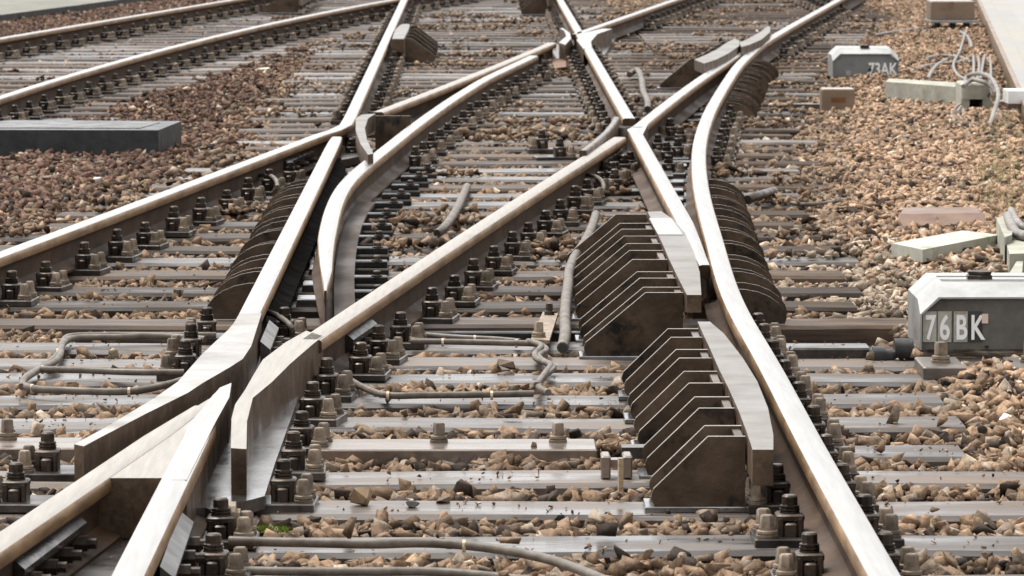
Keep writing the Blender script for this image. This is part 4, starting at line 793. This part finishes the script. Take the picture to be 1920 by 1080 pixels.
def make_ballast(y0, y1, dens, smin, smax, tmpl, name, zj=.016, verge=False, debris=False):
    pts = []
    Ys = np.linspace(y0, y1, 60)
    area = 0; 
    N_ = int(dens * (y1 - y0) * ((y0 + y1) / 2 * .2182 + 1.6)); u = rng.random(N_ * 3); 
    Y = y0 + (y1 - y0) * rng.random(N_ * 3); half = (Y * .1091 + .8); keep = rng.random(N_ * 3) < (half / (y1 * .1091 + .8)) ; Y = Y[keep][:N_]; half = Y * .1091 + .8
    X = (rng.random(len(Y)) * 2 - 1) * half + .007 * Y
    size = smin + (smax - smin) * rng.random(len(Y)) ** 1.6
    # remove on sleepers
    on = np.zeros(len(Y), bool); mar = size * .30
    for (x0, x1, ya, yb, z) in sbx: on |= (X > x0 - mar) & (X < x1 + mar) & (Y > ya - mar) & (Y < yb + mar)
    ln = np.array([np.interp(q, Yg, redg) for q in Y]) if False else np.interp(Y, Yg, redg)
    left = sm(-.25, .35, ln - X)                       # red brown ballast left of the crossing
    cover = vnoise(X, Y, .55, 1) * .6 + vnoise(X, Y, .19, 2) * .4
    # some sleepers partly buried
    bur = np.where(left > .5, cover > np.where(X < np.interp(Y, Yg, t3g) + .45, .88, .52), (cover > .80) & (rng.random(len(Y)) < .35))
    bur |= (Y > 18) & (cover > .66) & (rng.random(len(Y)) < .55) & (X > np.interp(Y, Yg, t3g) + .45)
    bur &= ~((Y < 15.6) & (left < .5)); bur |= (Y < 16) & on & (rng.random(len(Y)) < .0035)
    bur &= ~((X < -.9) & (Y > 12) & (Y < 15.3) & (rng.random(len(Y)) < .9))
    k = ~on | bur
    if debris: k = ~on | (cover > .45)
    elif verge: k = ~on & (X > np.interp(Y, Yg, redr) + .02)
    else: k &= (X < np.interp(Y, Yg, redr) + .1) | (rng.random(len(Y)) < .35)
    # keep clear: rails, blade gaps, boxes
    rx = [(L1, dd(622), dd(250)), (L2lo, 8, dd(250)), (D1, dd(650), dd(256)), (R1up, dd(225), 60), (L1up, dd(225), 60), (Cf, CY[0], 47), (R1mid, dd(500), dd(240)), (S1f, SY[0], SY[-1]), (L2, dd(210), dd(80)), (L1lo, 8, dd(735)), (D1lo, 8, dd(745)), (D1far, dd(238), dd(84)), (T3a, 20, 60), (T3b, 20, 60), (L2far, dd(64), 60)]
    for f, a, b in rx:
        gy = np.linspace(a, b, 80); gx = np.array([f(q) for q in gy]); ins = (Y > a) & (Y < b); k &= ~(ins & (np.abs(np.interp(Y, gy, gx) - X) < .065))
    gy = np.linspace(dist(625), dist(330), 60); k &= ~((Y > gy[0]) & (Y < gy[-1]) & (X > np.interp(Y, gy, [L1(q) for q in gy])) & (X < np.interp(Y, gy, [S1f(q) for q in gy]) + .12))
    gy = np.linspace(dist(495), dist(262), 60); k &= ~((Y > gy[0]) & (Y < gy[-1]) & (X > np.interp(Y, gy, [R1mid(q) for q in gy])) & (X < np.interp(Y, gy, [Cf(q) for q in gy])))
    for Yt in (dist(624), ): k &= ~((np.abs(Y - Yt) < .29) & (X > L1(Yt) - .5) & (X < at(1700, 640).x)) ; k &= ~((np.abs(Y - Yt) < .2) & (X < L1(Yt)) & (X > at(130, 600).x))
    for (a, b, c_, d_) in BOXES: k &= ~((X > a) & (X < b) & (Y > c_) & (Y < d_))
    PPX, PPY = (A + nr * .0), ed
    k &= ~(((X - A.x) * nr.x + (Y - A.y) * nr.y) > -.03)
    X, Y, size, on, left, cover = X[k], Y[k], size[k], on[k], left[k], cover[k]; n_ = len(X)
    base = -.046 + .026 * left + .012 * (cover - .5)
    base = np.where(X < np.interp(Y, Yg, t3g) + .5, -.050, base)
    base = np.where((Y > 15) & (left < .5), base - .006, base)
    outR = sm(.06, .35, X - np.interp(Y, Yg, redr)); base = base + .035 * outR
    Z = np.where(on, .0 + size * .18, base + rng.random(n_) * zj * 1.6)
    Z = Z + size * .18
    # colours
    tan = np.array([.33, .22, .13]); tan2 = np.array([.20, .128, .075]); grey = np.array([.25, .20, .15]); red = np.array([.115, .055, .037]); red2 = np.array([.20, .11, .072]); org = np.array([.34, .21, .125]); dk = np.array([.05, .033, .024]); pale = np.array([.42, .35, .265])
    r = rng.random(n_)[:, None]; C = tan * r + tan2 * (1 - r); g_ = rng.random(n_)[:, None] < .18; C = np.where(g_, grey, C)
    rr = rng.random(n_)[:, None]; C = np.where(rng.random(n_)[:, None] < left[:, None] * .88, red * rr + red2 * (1 - rr), C)
    C = np.where(rng.random(n_)[:, None] < outR[:, None] * .7, org * rr + tan * (1 - rr), C)
    pc = np.exp(-(((X - at(1620, 545).x) / .40) ** 2 + ((Y - at(1620, 545).y) / 1.9) ** 2)); C = np.where(rng.random(n_)[:, None] < pc[:, None] * .85, pale * (.75 + .3 * rr), C)
    t = rng.random(n_)[:, None]; C = np.where(t < .14, dk, C); C = np.where(t > .965, pale, C)
    C = C * .70 + C.mean(axis=1, keepdims=True) * .30 * np.array([1.10, 1.0, .92])   # mixes all stone colours part way to a warm grey
    C = C * np.array([1.06, 1.0, .95]) * (.64 + .54 * rng.random(n_)[:, None])
    C = C * (.82 + .42 * vnoise(X, Y, .42, 5))[:, None] * (1 + .28 * outR)[:, None]
    VV = []; FF = []; CC = []; off = 0; tid = rng.integers(0, len(tmpl), n_)
    for ti, (V, Fc) in enumerate(tmpl):
        ids = np.where(tid == ti)[0]
        if not len(ids): continue
        q = rng.normal(size=(len(ids), 4)); q /= np.linalg.norm(q, axis=1)[:, None]; a, b, c_, d_ = q.T
        Rm = np.stack([1 - 2 * (c_ * c_ + d_ * d_), 2 * (b * c_ - a * d_), 2 * (b * d_ + a * c_), 2 * (b * c_ + a * d_), 1 - 2 * (b * b + d_ * d_), 2 * (c_ * d_ - a * b), 2 * (b * d_ - a * c_), 2 * (c_ * d_ + a * b), 1 - 2 * (b * b + c_ * c_)], 1).reshape(-1, 3, 3)
        asp = np.stack([.9 + .35 * rng.random(len(ids)), .5 + .35 * rng.random(len(ids)), .42 + .35 * rng.random(len(ids))], 1) * (size[ids] * .5)[:, None]
        vv = np.einsum('nij,nkj->nki', Rm, V[None] * asp[:, None, :]); vv[:, :, 2] *= .85
        vv += np.stack([X[ids], Y[ids], Z[ids]], 1)[:, None]
        nv = len(V); VV.append(vv.reshape(-1, 3)); FF.append((Fc[None] + (off + np.arange(len(ids)) * nv)[:, None, None]).reshape(-1, 3)); CC.append(np.repeat(C[ids], nv, axis=0)); off += nv * len(ids)
    VV = np.concatenate(VV); FF = np.concatenate(FF); CC = np.concatenate(CC)
    me = bpy.data.meshes.new(name); me.vertices.add(len(VV)); me.vertices.foreach_set('co', VV.ravel().astype(np.float32)); me.loops.add(FF.size); me.loops.foreach_set('vertex_index', FF.ravel().astype(np.int32))
    me.polygons.add(len(FF)); me.polygons.foreach_set('loop_start', np.arange(0, FF.size, 3, dtype=np.int32)); me.polygons.foreach_set('loop_total', np.full(len(FF), 3, dtype=np.int32))
    me.materials.append(M['stone']); me.update(calc_edges=True)
    at_ = me.attributes.new('tint', 'FLOAT_COLOR', 'POINT'); at_.data.foreach_set('color', np.concatenate([CC, np.ones((len(CC), 1))], 1).ravel().astype(np.float32))
    o = bpy.data.objects.new(name, me); COL.objects.link(o); print(name, n_, len(FF)); return o
Yg = np.linspace(8, 62, 200); t3g = np.array([T3b(q) for q in Yg]); redg = np.array([min(L2lo(q) if q < 26 else L1up(q), 9) - .62 for q in Yg]); redr = np.array([xr(q) if q > 16 else at(1700, 700).x for q in Yg])
redr = np.array([(Cf(max(q, CY[0])) + .5) if q > 16 else 1.32 for q in Yg])
tag(make_ballast(8.6, 16, 1500, .030, .086, T_near, 'ballast'), 'tan broken ballast stones between the sleepers in front', 'ballast', kind='stuff')
tag(make_ballast(8.8, 20, 130, .007, .020, T_far, 'grit', .016, False, True), 'small chips and grit spilled over the sleepers', 'grit', kind='stuff')
tag(make_ballast(16, 27, 1150, .030, .082, T_near, 'ballast'), 'brown and reddish ballast stones around the middle crossings', 'ballast', kind='stuff')
tag(make_ballast(27, 58, 560, .036, .074, T_far, 'ballast'), 'far blurred reddish ballast in the upper part of the photo', 'ballast', kind='stuff')
tag(make_ballast(10.5, 30, 1700, .022, .074, T_near, 'verge_gravel', .022, True), 'finer orange brown gravel of the verge on the right', 'gravel', kind='stuff')
tag(make_ballast(30, 58, 700, .026, .066, T_far, 'verge_gravel', .022, True), 'far orange brown gravel of the verge towards the platform', 'gravel', kind='stuff')
# loose stones on the sleepers
def loose(px, py, wpx, col, label, seed, fl=.7):
    V, Fc = hull_template(14, seed); c = at(px, py, 0); s_ = wpx / (F / c.y) / 2; V = V * np.array([s_, s_ * .8, s_ * fl]); V[:, 2] -= V[:, 2].min(); m = MB()
    m.add([(c.x + v[0], c.y + v[1], v[2] + .001) for v in V], [tuple(f) for f in Fc]); mt = mat('loose_stone', tuple(k * .8 for k in col), tuple(k * 1.2 for k in col), 30, (1, 1, 1), (.5, .8), 0, .5, 60); tag(m.build('stone', mt), label, 'stone')
loose(675, 950, 52, (.24, .17, .10), 'large tan stone lying alone on the wet sleeper at the lower left of the middle', 311, .85)
loose(772, 954, 36, (.04, .037, .035), 'small black stone on the wet sleeper, between a large tan and a brown one', 302, .5)
loose(830, 946, 32, (.16, .12, .09), 'small pointed brown stone on the wet sleeper, rightmost of three', 303, .7)
loose(948, 694, 44, (.14, .095, .065), 'dark brown stone sitting on the ballast left of the zigzag conduits', 304)
loose(490, 134, 38, (.66, .56, .44), 'flat pale stone on the red ballast in the upper left', 305, .25)
loose(182, 345, 22, (.55, .55, .50), 'round pale grey stone in the ballast below the dark block', 306)
# moss, weeds, litter
m = MB()
for _ in range(900):
    px, py = random.choice([(445, 992), (515, 992)]); px += random.gauss(0, 14); py += random.gauss(0, 3); c = at(px, py, 0); h_ = random.uniform(.003, .010); a = random.uniform(0, 6.28); m.add([(c.x, c.y, 0), (c.x + .006 * math.cos(a), c.y + .006 * math.sin(a), 0), (c.x + .003, c.y, h_)], [(0, 1, 2)])
tag(m.build('moss', M['moss']), 'bright green moss between the screws right of the wing rail', 'moss', kind='stuff')
m = MB()
for _ in range(1700):
    px, py = random.choice([(1860, 330), (1890, 300), (1880, 390), (1870, 240), (1890, 190), (1880, 270), (1850, 350)]); px += random.gauss(0, 28); py += random.gauss(0, 22); c = at(px, py, 0); h_ = random.uniform(.03, .08); a = random.uniform(0, 6.28); w__ = .007; t_ = random.uniform(.01, .05)
    m.add([(c.x, c.y, -.01), (c.x + w__ * math.cos(a), c.y + w__ * math.sin(a), -.01), (c.x + t_ * math.cos(a + 1), c.y + t_ * math.sin(a + 1), h_)], [(0, 1, 2)])
tag(m.build('weeds', M['weed']), 'sparse yellow green weeds in the ballast near the right edge', 'weeds', kind='stuff')
m = MB(); c = at(1885, 780, .02); m.add([(c.x - .018, c.y, .01), (c.x + .012, c.y - .02, .004), (c.x + .02, c.y + .03, .018), (c.x, c.y + .03, .026), (c.x + .006, c.y, .002)], [(0, 1, 3), (1, 2, 3), (0, 4, 1)]); tag(m.build('litter', M['white']), 'scrap of crumpled white litter on the ballast near the right edge', 'litter')

for o in COL.objects:
    if o.get('label') and not 4 <= len(o['label'].replace('-', ' ').split()) <= 16: print('LONG', o.name, o['label'])
